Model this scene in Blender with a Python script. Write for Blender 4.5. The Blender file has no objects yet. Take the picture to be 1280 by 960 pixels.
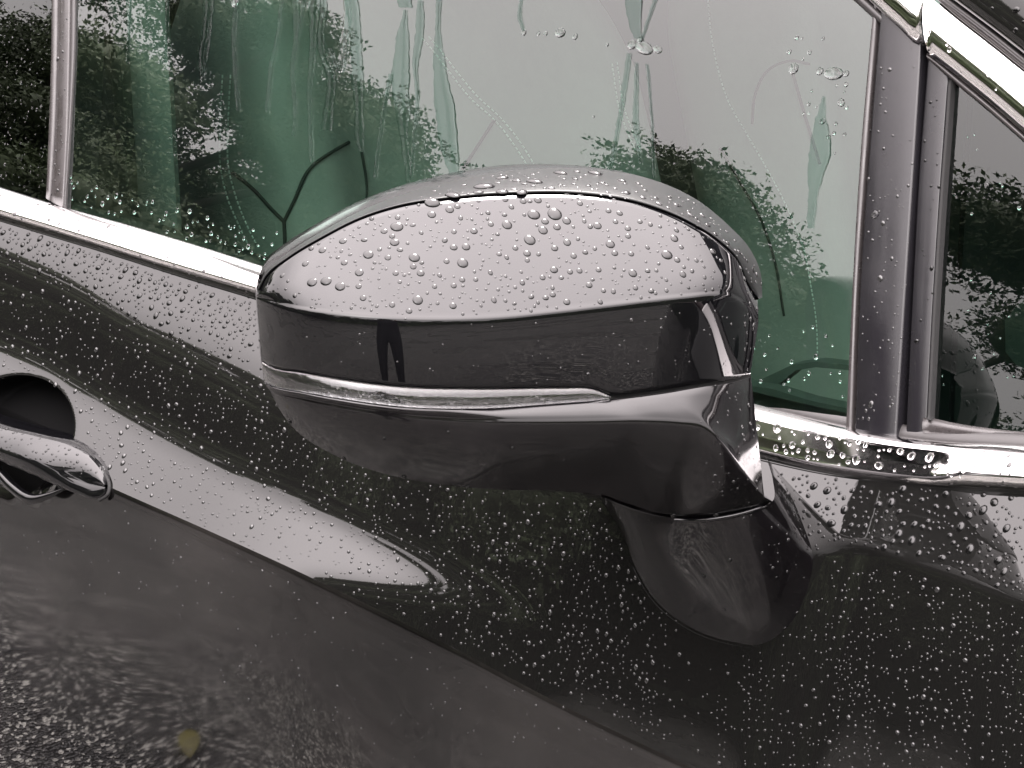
import bpy, math, random
import numpy as np
from mathutils import Vector
from mathutils.bvhtree import BVHTree
random.seed(7); rng = np.random.default_rng(11)
R_ = math.radians
scene = bpy.context.scene
COL = scene.collection

# ---------------------------------------------------------------- camera
K = 2600.0
CAM = np.array([0.62, -0.85, 1.40]); AZ = R_(43.5); PITCH = R_(20)
cf = np.array([-math.sin(AZ)*math.cos(PITCH), math.cos(AZ)*math.cos(PITCH), -math.sin(PITCH)])
cr = np.array([math.cos(AZ), math.sin(AZ), 0.0]); cu = np.cross(cr, cf)
cd = bpy.data.cameras.new('camera'); cam = bpy.data.objects.new('camera', cd); COL.objects.link(cam)
cam.location = CAM; cam.rotation_euler = (R_(90)-PITCH, 0, AZ)
cd.sensor_width = 36; cd.lens = K/1280*36; cd.clip_start = 0.01; cd.clip_end = 3000
scene.camera = cam
# ---------------------------------------------------------------- sky, sun, exposure
SKYTOP = 20.0
w = bpy.data.worlds.new('World'); scene.world = w; w.use_nodes = True
nt = w.node_tree; nt.nodes.clear()
out = nt.nodes.new('ShaderNodeOutputWorld'); bg = nt.nodes.new('ShaderNodeBackground')
sky = nt.nodes.new('ShaderNodeTexSky'); sky.sky_type = 'NISHITA'; sky.sun_disc = False
sky.sun_elevation = R_(48); sky.sun_rotation = R_(150); sky.air_density = 1.0; sky.dust_density = 4.0
hs = nt.nodes.new('ShaderNodeHueSaturation'); hs.inputs['Saturation'].default_value = 0.10
mx = nt.nodes.new('ShaderNodeMixRGB'); mx.inputs[0].default_value = 0.85
tc = nt.nodes.new('ShaderNodeTexCoord'); mp = nt.nodes.new('ShaderNodeMapping'); mp.inputs['Scale'].default_value = (1, 1, 2.5)
nz = nt.nodes.new('ShaderNodeTexNoise'); nz.inputs['Scale'].default_value = 1.6; nz.inputs['Detail'].default_value = 6
cr_ = nt.nodes.new('ShaderNodeValToRGB')
cr_.color_ramp.elements[0].position = 0.3; cr_.color_ramp.elements[0].color = (.95, .862, .872, 1)
cr_.color_ramp.elements[1].position = 0.7; cr_.color_ramp.elements[1].color = (1.08, .982, .992, 1)
# overcast sky: brightest overhead, about a fifth of that at the horizon
sx_ = nt.nodes.new('ShaderNodeSeparateXYZ'); nt.links.new(tc.outputs['Generated'], sx_.inputs[0])
fc = nt.nodes.new('ShaderNodeFloatCurve'); cv = fc.mapping.curves[0]
for q_, (a_, b_) in enumerate([(0, .18), (1, .92)]): cv.points[q_].location = (a_, b_)
for a_, b_ in [(.3, .24), (.5, .31), (.7, .57), (.88, .82)]: cv.points.new(a_, b_)
fc.mapping.update()
nt.links.new(sx_.outputs['Z'], fc.inputs['Value'])
gm = nt.nodes.new('ShaderNodeVectorMath'); gm.operation = 'SCALE'; gs = nt.nodes.new('ShaderNodeMath'); gs.operation = 'MULTIPLY'; gs.inputs[1].default_value = SKYTOP
nt.links.new(fc.outputs[0], gs.inputs[0]); nt.links.new(gs.outputs[0], gm.inputs['Scale']); nt.links.new(cr_.outputs[0], gm.inputs[0])
nt.links.new(tc.outputs['Generated'], mp.inputs['Vector']); nt.links.new(mp.outputs[0], nz.inputs['Vector'])
nt.links.new(nz.outputs['Fac'], cr_.inputs[0]); nt.links.new(sky.outputs[0], hs.inputs['Color'])
nt.links.new(hs.outputs[0], mx.inputs[1]); nt.links.new(gm.outputs[0], mx.inputs[2])
nt.links.new(mx.outputs[0], bg.inputs[0]); bg.inputs[1].default_value = 0.10
nt.links.new(bg.outputs[0], out.inputs[0])
sd = bpy.data.lights.new('sun', 'SUN'); sd.energy = 0.6; sd.angle = R_(14); sd.color = (1, .97, .93)
so = bpy.data.objects.new('sun', sd); COL.objects.link(so)
so.rotation_euler = (R_(90-48), 0, R_(180-150+180))
scene.view_settings.view_transform = 'Standard'; scene.view_settings.look = 'None'
scene.view_settings.exposure = 3.1; scene.view_settings.gamma = 1.0
scene.cycles.max_bounces = 14; scene.cycles.transmission_bounces = 10; scene.cycles.transparent_max_bounces = 16

# ---------------------------------------------------------------- helpers
def tag(o, label=None, cat=None, group=None, kind=None):
    if label: o['label'] = label
    if cat: o['category'] = cat
    if group: o['group'] = group
    if kind: o['kind'] = kind
    return o
def empty(name, loc=(0, 0, 0)):
    o = bpy.data.objects.new(name, None); COL.objects.link(o); o.location = loc; return o
BVH = {}
def mesh_obj(name, V, F, mat, parent=None, smooth=True, bvh=None):
    V = np.asarray(V, dtype=np.float64)
    me = bpy.data.meshes.new(name)
    if isinstance(F, np.ndarray):
        n, k = F.shape
        me.vertices.add(len(V)); me.vertices.foreach_set('co', V.astype(np.float32).ravel())
        me.loops.add(n*k); me.loops.foreach_set('vertex_index', F.astype(np.int32).ravel())
        me.polygons.add(n); me.polygons.foreach_set('loop_start', np.arange(0, n*k, k, dtype=np.int32))
        me.update(calc_edges=True)
    else:
        me.from_pydata([tuple(v) for v in V], [], [tuple(int(i) for i in f) for f in F]); me.update()
    me.materials.append(mat)
    if smooth: me.polygons.foreach_set('use_smooth', [True]*len(me.polygons))
    o = bpy.data.objects.new(name, me); COL.objects.link(o)
    if parent is not None:
        o.parent = parent
    if bvh:
        BVH.setdefault(bvh, []).append((V, [tuple(int(i) for i in f) for f in F]))
    return o
def grid_faces(nr, nc, flip=False, close_c=False):
    r = np.arange(nr-1)[:, None]; cN = nc if close_c else nc-1
    c = np.arange(cN)[None, :]; c2 = (c+1) % nc
    a = r*nc+c; b = r*nc+c2; d = (r+1)*nc+c; e = (r+1)*nc+c2
    F = np.stack([a, b, e, d], -1).reshape(-1, 4)
    return F[:, ::-1].copy() if flip else F
def ray(u, v):
    u = np.asarray(u, float)[..., None]; v = np.asarray(v, float)[..., None]
    return cf + (u-640)/K*cr - (v-480)/K*cu
def proj(P):
    q = np.asarray(P)-CAM; z = q@cf
    return 640+K*(q@cr)/z, 480-K*(q@cu)/z
def pl(pts, n=None, s=None):
    """resample a polyline smoothly (catmull-like via cubic hermite) at n points / params s in 0..1 (arc length)"""
    p = np.array(pts, float)
    L = np.r_[0, np.cumsum(np.linalg.norm(np.diff(p, axis=0), axis=1))]; L /= L[-1]
    m = np.zeros_like(p)
    h = np.diff(L); dlt = np.diff(p, axis=0)/h[:, None]
    m[1:-1] = (dlt[:-1]*h[1:, None]+dlt[1:]*h[:-1, None])/(h[1:]+h[:-1])[:, None]; m[0] = dlt[0]; m[-1] = dlt[-1]
    x = np.linspace(0, 1, n) if s is None else np.asarray(s, float)
    i = np.clip(np.searchsorted(L, x, side='right')-1, 0, len(L)-2)
    t = (x-L[i])/h[i]; hh = h[i][:, None]; t = t[:, None]
    return ((2*t**3-3*t**2+1)*p[i]+(t**3-2*t**2+t)*hh*m[i]+(-2*t**3+3*t**2)*p[i+1]+(t**3-t**2)*hh*m[i+1])
def sstep(a, b, x):
    t = np.clip((np.asarray(x, float)-a)/(b-a), 0, 1); return t*t*(3-2*t)
def in_poly(pts, u, v):
    u = np.asarray(u, float); v = np.asarray(v, float); r = np.zeros(u.shape, bool); n = len(pts)
    for i in range(n):
        x1, y1 = pts[i]; x2, y2 = pts[(i+1) % n]
        if y1 == y2: continue
        c = ((y1 > v) != (y2 > v)) & (u < (x2-x1)*(v-y1)/(y2-y1)+x1)
        r ^= c
    return r

# ---------------------------------------------------------------- materials
def mat(name, base=(.5, .5, .5), rough=.5, metal=0., ior=1.5, trans=0., bump=None, var=None, coat=0., rvar=None, spec=None):
    m = bpy.data.materials.new(name); m.use_nodes = True; t = m.node_tree; b = t.nodes['Principled BSDF']
    b.inputs['Base Color'].default_value = (*base, 1); b.inputs['Roughness'].default_value = rough
    b.inputs['Metallic'].default_value = metal; b.inputs['IOR'].default_value = ior
    b.inputs['Transmission Weight'].default_value = trans; b.inputs['Coat Weight'].default_value = coat
    b.inputs['Coat Roughness'].default_value = 0.02
    if spec is not None: b.inputs['Specular IOR Level'].default_value = spec
    g = t.nodes.new('ShaderNodeTexCoord')
    def noise(scale, detail=4, rgh=.55, mapping=None):
        n = t.nodes.new('ShaderNodeTexNoise'); n.inputs['Scale'].default_value = scale; n.inputs['Detail'].default_value = detail
        n.inputs['Roughness'].default_value = rgh
        if mapping:
            q = t.nodes.new('ShaderNodeMapping'); q.inputs['Scale'].default_value = mapping
            t.links.new(g.outputs['Object'], q.inputs[0]); t.links.new(q.outputs[0], n.inputs['Vector'])
        else: t.links.new(g.outputs['Object'], n.inputs['Vector'])
        return n
    if var:                                # (scale, second colour)
        n = noise(var[0], 6, .65); r = t.nodes.new('ShaderNodeValToRGB')
        r.color_ramp.elements[0].position = .4; r.color_ramp.elements[1].position = .65
        r.color_ramp.elements[0].color = (*base, 1); r.color_ramp.elements[1].color = (*var[1], 1)
        t.links.new(n.outputs['Fac'], r.inputs[0]); t.links.new(r.outputs[0], b.inputs['Base Color'])
    if rvar:                               # (scale, lo, hi)
        n = noise(rvar[0], 5, .6, rvar[3] if len(rvar) > 3 else None); r = t.nodes.new('ShaderNodeMapRange')
        r.inputs['From Min'].default_value = .35; r.inputs['From Max'].default_value = .7
        r.inputs['To Min'].default_value = rvar[1]; r.inputs['To Max'].default_value = rvar[2]
        t.links.new(n.outputs['Fac'], r.inputs['Value']); t.links.new(r.outputs[0], b.inputs['Roughness'])
    if bump:                               # list of (scale, strength, distance)
        prev = None
        for bb in bump:
            n = noise(bb[0], 3, .5, bb[3] if len(bb) > 3 else None); q = t.nodes.new('ShaderNodeBump')
            q.inputs['Strength'].default_value = bb[1]; q.inputs['Distance'].default_value = bb[2]
            t.links.new(n.outputs['Fac'], q.inputs['Height'])
            if prev: t.links.new(prev.outputs[0], q.inputs['Normal'])
            prev = q
        t.links.new(prev.outputs[0], b.inputs['Normal'])
    return m
M = {}
M['paint'] = mat('black_car_paint', (.0055, .0055, .0052), .012, ior=1.5, bump=[(9, 1, .00012), (45, 1, .00002), (160, 1, .000003)])
M['paint_low'] = mat('dusty_black_paint', (.003, .0028, .0028), .04, ior=1.5, var=(6, (.011, .010, .0095)), rvar=(10, .05, .13), bump=[(7, 1, .00012)])
M['cap'] = mat('black_mirror_paint', (.0022, .0022, .0026), .01, ior=1.48, bump=[(14, 1, .00006)])
M['housing'] = mat('satin_black_plastic', (.002, .0018, .002), .16, ior=1.48, var=(22, (.004, .0035, .004)), rvar=(14, .05, .15), bump=[(60, 1, .00004)])
M['chrome'] = mat('polished_chrome', (.82, .80, .80), .05, metal=1, bump=[(60, 1, .00002)], rvar=(25, .03, .10))
M['rubber'] = mat('black_rubber', (.022, .02, .02), .42, bump=[(400, 1, .00003)])
M['rubber_grey'] = mat('wet_grey_rubber', (.028, .025, .025), .28, bump=[(300, 1, .00003)], rvar=(60, .15, .45))
M['applique'] = mat('gloss_pillar_panel', (.008, .0075, .009), .22, ior=1.42, bump=[(20, 1, .0001)], rvar=(12, .16, .3))
M['rim'] = mat('mirror_rim_plastic', (.004, .0045, .0045), .34, ior=1.38, bump=[(300, 1, .00003)])
M['gap'] = mat('dark_gap', (.004, .004, .004), .8)
M['bead'] = mat('water_on_black_paint', (.002, .002, .002), 0.0, ior=1.42)
M['bead2'] = mat('water_beads_on_dark_door', (.016, .016, .016), 0.06, ior=1.58)
M['bead_c'] = mat('water_on_chrome', (.06, .058, .058), 0.02, ior=1.4)
M['water'] = mat('water', (1, 1, 1), 0.0, ior=1.333, trans=1)
M['cream'] = mat('grey_green_leather', (.30, .30, .28), .5, bump=[(260, 1, .0003)], var=(5, (.24, .245, .23)))
M['cream2'] = mat('pale_cabin_trim', (.10, .105, .10), .55, bump=[(300, 1, .0002)])
M['seam'] = mat('dark_seam', (.03, .03, .03), .8)
M['thread'] = mat('white_thread', (.75, .75, .72), .7)
M['carpet'] = mat('dark_cabin', (.02, .02, .02), .9)
M['bark'] = mat('bark', (.06, .05, .04), .9, bump=[(20, 1, .02)])
M['lens'] = mat('clear_signal_lens', (1, 1, 1), .02, ior=1.5, trans=1, bump=[(300, 1, .00001)])
M['reflector'] = mat('signal_reflector', (.11, .11, .112), .18, metal=1, bump=[(800, 1, .0006, (1, 1, .5))])
M['leafy'] = mat('tree_leaves', (.075, .10, .050), .55, var=(.8, (.10, .135, .065)))
M['yellow'] = mat('yellow_leaf', (.11, .10, .018), .5, var=(60, (.06, .05, .014)))
def glass_mat(name, tint, k=1.9):
    m = bpy.data.materials.new(name); m.use_nodes = True; t = m.node_tree; t.nodes.clear()
    o = t.nodes.new('ShaderNodeOutputMaterial'); x = t.nodes.new('ShaderNodeMixShader'); a = t.nodes.new('ShaderNodeBsdfTransparent')
    g = t.nodes.new('ShaderNodeBsdfGlossy'); g.inputs['Roughness'].default_value = 0.0; g.inputs['Color'].default_value = (.97, 1, .985, 1)
    f = t.nodes.new('ShaderNodeFresnel'); f.inputs['IOR'].default_value = 1.5
    mu = t.nodes.new('ShaderNodeMath'); mu.operation = 'MULTIPLY'; mu.inputs[1].default_value = k; mu.use_clamp = True
    a.inputs['Color'].default_value = (*tint, 1)
    tc = t.nodes.new('ShaderNodeTexCoord'); n = t.nodes.new('ShaderNodeTexNoise'); n.inputs['Scale'].default_value = 7
    b = t.nodes.new('ShaderNodeBump'); b.inputs['Distance'].default_value = .00006; b.inputs['Strength'].default_value = 1
    t.links.new(tc.outputs['Object'], n.inputs['Vector']); t.links.new(n.outputs['Fac'], b.inputs['Height'])
    t.links.new(b.outputs[0], g.inputs['Normal'])
    t.links.new(f.outputs[0], mu.inputs[0]); t.links.new(mu.outputs[0], x.inputs[0])
    t.links.new(a.outputs[0], x.inputs[1]); t.links.new(g.outputs[0], x.inputs[2]); t.links.new(x.outputs[0], o.inputs[0])
    return m
M['glass'] = glass_mat('green_tinted_glass', (.50, .69, .60), 1.6)
M['glass_dark'] = glass_mat('privacy_glass', (.05, .06, .065), 1.0)
M['glass_q'] = glass_mat('quarter_glass', (.30, .44, .38), 1.0)
M['glass_mirror'] = mat('mirror_glass', (.8, .82, .82), .0, metal=1)
def low_rough():
    t = M['paint_low'].node_tree; b = t.nodes['Principled BSDF']; old = b.inputs['Roughness'].links[0].from_socket
    g = t.nodes.new('ShaderNodeTexCoord'); sp = t.nodes.new('ShaderNodeSeparateXYZ'); t.links.new(g.outputs['Object'], sp.inputs[0])
    r = t.nodes.new('ShaderNodeMapRange'); r.inputs['From Min'].default_value = .60; r.inputs['From Max'].default_value = .80
    r.inputs['To Min'].default_value = .0; r.inputs['To Max'].default_value = 1.
    m_ = t.nodes.new('ShaderNodeMath'); m_.operation = 'MULTIPLY'; t.links.new(sp.outputs['Z'], r.inputs['Value'])
    t.links.new(old, m_.inputs[0]); t.links.new(r.outputs[0], m_.inputs[1]); t.links.new(m_.outputs[0], b.inputs['Roughness'])
low_rough()
def film_mat():
    m = bpy.data.materials.new('water_film'); m.use_nodes = True; t = m.node_tree; t.nodes.clear()
    o = t.nodes.new('ShaderNodeOutputMaterial'); x = t.nodes.new('ShaderNodeMixShader'); a = t.nodes.new('ShaderNodeBsdfTransparent')
    g = t.nodes.new('ShaderNodeBsdfGlossy'); g.inputs['Roughness'].default_value = 0.02
    f = t.nodes.new('ShaderNodeFresnel'); f.inputs['IOR'].default_value = 1.2
    a.inputs['Color'].default_value = (.74, .82, .79, 1)
    t.links.new(f.outputs[0], x.inputs[0]); t.links.new(a.outputs[0], x.inputs[1]); t.links.new(g.outputs[0], x.inputs[2]); t.links.new(x.outputs[0], o.inputs[0])
    return m
M['film'] = film_mat()
def asphalt_mat():
    m = bpy.data.materials.new('wet_asphalt'); m.use_nodes = True; t = m.node_tree; b = t.nodes['Principled BSDF']
    g = t.nodes.new('ShaderNodeTexCoord')
    v = t.nodes.new('ShaderNodeTexVoronoi'); v.inputs['Scale'].default_value = 170; v.inputs['Randomness'].default_value = 1
    v2 = t.nodes.new('ShaderNodeTexVoronoi'); v2.inputs['Scale'].default_value = 210
    n = t.nodes.new('ShaderNodeTexNoise'); n.inputs['Scale'].default_value = .9; n.inputs['Detail'].default_value = 6
    for q in (v, v2, n): t.links.new(g.outputs['Object'], q.inputs['Vector'])
    s = t.nodes.new('ShaderNodeSeparateColor'); t.links.new(v.outputs['Color'], s.inputs[0])
    r = t.nodes.new('ShaderNodeValToRGB'); e = r.color_ramp.elements
    e[0].position = 0; e[0].color = (.005, .005, .006, 1); e[1].position = .6; e[1].color = (.017, .0165, .0168, 1)
    q = e.new(.8); q.color = (.05, .048, .046, 1); q = e.new(.93); q.color = (.42, .41, .38, 1)
    t.links.new(s.outputs[0], r.inputs[0])
    r2 = t.nodes.new('ShaderNodeMapRange'); r2.inputs['From Min'].default_value = .35; r2.inputs['From Max'].default_value = .65
    r2.inputs['To Min'].default_value = .16; r2.inputs['To Max'].default_value = .5
    t.links.new(n.outputs['Fac'], r2.inputs['Value']); t.links.new(r2.outputs[0], b.inputs['Roughness'])
    t.links.new(r.outputs[0], b.inputs['Base Color'])
    bm = t.nodes.new('ShaderNodeBump'); bm.inputs['Strength'].default_value = 1; bm.inputs['Distance'].default_value = .004
    bm.invert = True
    t.links.new(v.outputs['Distance'], bm.inputs['Height'])
    b2 = t.nodes.new('ShaderNodeBump'); b2.inputs['Strength'].default_value = .6; b2.inputs['Distance'].default_value = .0015; b2.invert = True
    t.links.new(v2.outputs['Distance'], b2.inputs['Height']); t.links.new(bm.outputs[0], b2.inputs['Normal'])
    t.links.new(b2.outputs[0], b.inputs['Normal'])
    return m
M['asphalt'] = asphalt_mat()

# ---------------------------------------------------------------- ground
mesh_obj('ground', [(-400, -400, 0), (400, -400, 0), (400, 400, 0), (-400, 400, 0)], [(0, 1, 2, 3)], M['asphalt'], smooth=False)['kind'] = 'structure'

# ---------------------------------------------------------------- trees that the bodywork and the glass reflect
def tree_meshes(seed, H, CR, nleaf, ls):
    g = np.random.default_rng(seed)
    nb = 64; V = []; base = H*.12
    cl = []
    for i in range(nb):
        a = g.uniform(0, 2*math.pi); h = g.uniform(0, 1); rr = CR*math.sqrt(g.uniform(0.02, 1))*(1-.65*max(0, h-.35)**1.3)*(.72+.28*min(1, h*3))
        cl.append((rr*math.cos(a), rr*math.sin(a), base+(H-base)*h*.93, g.uniform(.12, .27)*CR))
    cl = np.array(cl)
    k = g.choice(nb, nleaf, p=cl[:, 3]**2/(cl[:, 3]**2).sum())
    d = g.normal(size=(nleaf, 3)); d /= np.linalg.norm(d, axis=1)[:, None]
    rad = cl[k, 3]*(g.uniform(.25, 1.0, nleaf)**.45)*(1+.25*np.sin(d[:, 0]*7+k)*np.sin(d[:, 2]*9))
    c = cl[k, :3]+d*rad[:, None]*np.array([1, 1, .62])
    a = g.normal(size=(nleaf, 3)); a /= np.linalg.norm(a, axis=1)[:, None]
    b = np.cross(a, g.normal(size=(nleaf, 3))); b /= np.linalg.norm(b, axis=1)[:, None]
    s = ls*g.uniform(.6, 1.4, nleaf)[:, None]
    V = np.stack([c-a*s, c+b*s*.45, c+a*s, c-b*s*.45], 1).reshape(-1, 3)
    F = np.arange(nleaf*4).reshape(-1, 4)
    # shaded inner foliage masses
    th = np.linspace(0, math.pi, 7); ph = np.linspace(0, 2*math.pi, 10, endpoint=False)
    T2, P2 = np.meshgrid(th, ph, indexing='ij'); sp = np.stack([np.sin(T2)*np.cos(P2), np.sin(T2)*np.sin(P2), np.cos(T2)*.62], -1).reshape(-1, 3)
    sf = grid_faces(7, 10, close_c=True)
    for q in cl:
        o = len(V); V = np.vstack([V, q[:3]+sp*q[3]*.62*g.uniform(.85, 1.15, (len(sp), 1))]); F = np.vstack([F, sf+o])
    # trunk and limbs
    tv = []; tf = []
    def tube(p, q, r0, r1):
        p = np.array(p); q = np.array(q); n = 7; ax = q-p; ax = ax/np.linalg.norm(ax)
        e = np.cross(ax, [1, .3, .1]); e /= np.linalg.norm(e); f2 = np.cross(ax, e); o = len(tv)
        for P, r in ((p, r0), ((p+q)/2+g.normal(size=3)*r0*.4, (r0+r1)/2), (q, r1)):
            for i in range(n):
                an = 2*math.pi*i/n; tv.append(P+r*(math.cos(an)*e+math.sin(an)*f2))
        for j in range(2):
            for i in range(n): tf.append((o+j*n+i, o+j*n+(i+1) % n, o+(j+1)*n+(i+1) % n, o+(j+1)*n+i))
    tube((0, 0, -.2), (0, 0, H*.45), H*.028, H*.018); tube((0, 0, H*.45), (.2, .1, H*.85), H*.018, H*.005)
    for i in range(0, nb, 2):
        h0 = min(H*.7, max(H*.2, cl[i, 2]*.6)); tube((0, 0, h0), cl[i, :3], H*.009, H*.003)
    return (V, F), (np.array(tv), tf)
protos = []
for i, (H, CR) in enumerate(((10.5, 4.6), (9.0, 4.0), (11.5, 4.4))):
    (V, F), (tv, tf) = tree_meshes(31+i, H, CR, 250000, .036)
    root = empty('broadleaf_tree')
    mesh_obj('crown', V, F, M['leafy'], root, smooth=False); mesh_obj('trunk', tv, tf, M['bark'], root)
    protos.append((root, H))
used = set()
# azimuth (from -y towards -x), distance, wanted height
spots = [(-112, 34, 9), (-100, 31, 9.5), (-88, 32, 9.0), (-73, 30, 9.5), (-58, 30, 10), (-40, 27, 9.5), (-22, 27, 10.5), (-6, 25, 10), (2, 24, 12), (8, 23, 13.5), (18, 23, 15.6), (35, 23, 13.8), (40, 24, 11.6), (47, 24, 10.2), (52.5, 22, 9.2),
         (57.2, 21, 10.6), (64, 23, 7.4), (71, 23, 7.6), (80, 24, 8.6), (94, 26, 10.5), (108, 28, 10),
         (43.5, 28, 10.8), (50.5, 28, 9.6), (54.6, 27, 9.9), (60, 27.5, 8.0), (57.3, 25, 9.6)]
for i, (a, d, h) in enumerate(spots):
    src, H = protos[i % 3]
    if i % 3 not in used:
        o = src; used.add(i % 3)
    else:
        o = src.copy(); COL.objects.link(o)
        for ch in src.children:
            c = ch.copy(); COL.objects.link(c); c.parent = o
    o.location = (-.4-d*math.sin(R_(a)), -d*math.cos(R_(a)), 0); o.rotation_euler = (0, 0, i*1.7); s = h/H; o.scale = (s*1.12, s*1.12, s)
    tag(o, 'dark green broadleaf tree mirrored in the wet car window and bodywork', 'tree', 'trees reflected in the car')
hb = np.random.default_rng(5); nl = 190000
ha = hb.uniform(R_(-120), R_(120), nl); hd = 25+hb.normal(size=nl)*.9+1.2*np.sin(ha*9)
hz = np.abs(hb.uniform(0, 1, nl))**.8*(6.1+.6*np.sin(ha*31)+.5*np.sin(ha*57))
c = np.stack([-.4-hd*np.sin(ha), -hd*np.cos(ha), hz], 1)
a_ = hb.normal(size=(nl, 3)); a_ /= np.linalg.norm(a_, axis=1)[:, None]; b_ = np.cross(a_, hb.normal(size=(nl, 3))); b_ /= np.linalg.norm(b_, axis=1)[:, None]
V = np.stack([c-a_*.13, c+b_*.08, c+a_*.13, c-b_*.08], 1).reshape(-1, 3)
hedge = empty('hedge'); tag(hedge, 'dense dark hedge standing behind the row of trees', 'hedge')
mesh_obj('foliage', V, np.arange(nl*4).reshape(-1, 4), M['leafy'], hedge, smooth=False)
an_ = np.linspace(R_(-120), R_(120), 240); cvx = []
for dd_, hh_ in ((24.4, 0), (24.9, 4.7), (25.6, 5.7), (26.2, 4.7), (26.4, 0)):
    jit = hb.normal(size=240)*.12+1.2*np.sin(an_*9); cvx.append(np.stack([-.4-(dd_+jit)*np.sin(an_), -(dd_+jit)*np.cos(an_), np.full(240, hh_)*(1+.08*hb.normal(size=240))], 1))
mesh_obj('inner_foliage', np.array(cvx).reshape(-1, 3), grid_faces(5, 240), M['leafy'], hedge)

# ---------------------------------------------------------------- the car
car = empty('car', (0, 0, 0))
tag(car, 'black car with rain-beaded bodywork, chrome window trim and green tinted glass', 'car')

def on_y(u, v, y):
    d = ray(u, v); t = (y-CAM[1])/d[..., 1]; return CAM+d*t[..., None]
# belt line of the door skin and the crease, in car space
def px_of(*P): return tuple(float(q) for q in proj(np.array(P)))
belt_px = [px_of(-2.3, 0, .968), px_of(-1.6, 0, .968), (-260, 196), (-120, 239), (0, 276), (60, 294), (121, 312), (219, 343), (318, 373), (480, 425), (640, 477), (800, 528), (954, 576), (1032, 593), (1117, 604), (1280, 616), (1420, 622), (1740, 640)]
bp = pl(belt_px, 500); B3 = on_y(bp[:, 0], bp[:, 1], 0.0)
bx = B3[:, 0]; bz = B3[:, 2]
def zbelt(x):
    x = np.asarray(x, float); z = np.interp(x, bx, bz); z = np.where(x < bx[0], bz[0]+(x-bx[0])*0, z); return np.where(x > bx[-1], bz[-1]+(x-bx[-1])*.1, z)
MSL = .50; BS_L = 46; BS_R = 46; BT = 17; BC = 48
crease_px = [(-260, 420), (-130, 484), (0, 545), (140, 610), (260, 663), (400, 727), (560, 806), (700, 880), (870, 962)]
MX = np.array([-3., 3.]); MV = np.array([MSL, MSL])      # mean slope of the shoulder by x, refined below
def map_slope(pts, n=80):
    p = pl(pts, n); d = ray(p[:, 0], p[:, 1]); t = np.full(n, 1.3)
    for _ in range(60):
        P = CAM+d*t[:, None]; ml = np.interp(P[:, 0], MX, MV); f = P[:, 1]-(-(zbelt(P[:, 0])-P[:, 2])*ml); t = t-.8*f/(d[:, 1]-ml*d[:, 2])
    return CAM+d*t[:, None]
NR = 110; tt = np.linspace(0, 1, NR)
xs = np.unique(np.round(np.concatenate([np.arange(-2.4, -1.0, .03), np.arange(-1.0, .32, .0022), np.arange(.32, 2.3, .04)]), 5))
lo = np.concatenate([[0, .0008, .0016, .0025, .0035, .005, .007], np.linspace(.01, .55, 70)])
blo = np.interp(lo, [0, .0005, .003, .010, .028, .07, .16, .4, .55], [34, 26, 13, 10.5, 7, 3, -3, -6, -12])
ylo = np.r_[0, np.cumsum(np.tan(np.radians((blo[1:]+blo[:-1])/2))*np.diff(lo))]
NRL = len(lo); PXC = None
SH_px = [(-200, 255), (0, 322), (100, 366), (150, 396), (250, 444), (335, 486), (400, 508), (480, 522), (600, 536), (740, 576), (860, 625)]
C_px = [(-200, 344), (-60, 409), (60, 462), (90, 480), (200, 544), (300, 594), (400, 640), (480, 682), (560, 720)]
E_px = [(1018, 692), (1040, 680), (1150, 704), (1280, 752)]
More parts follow.
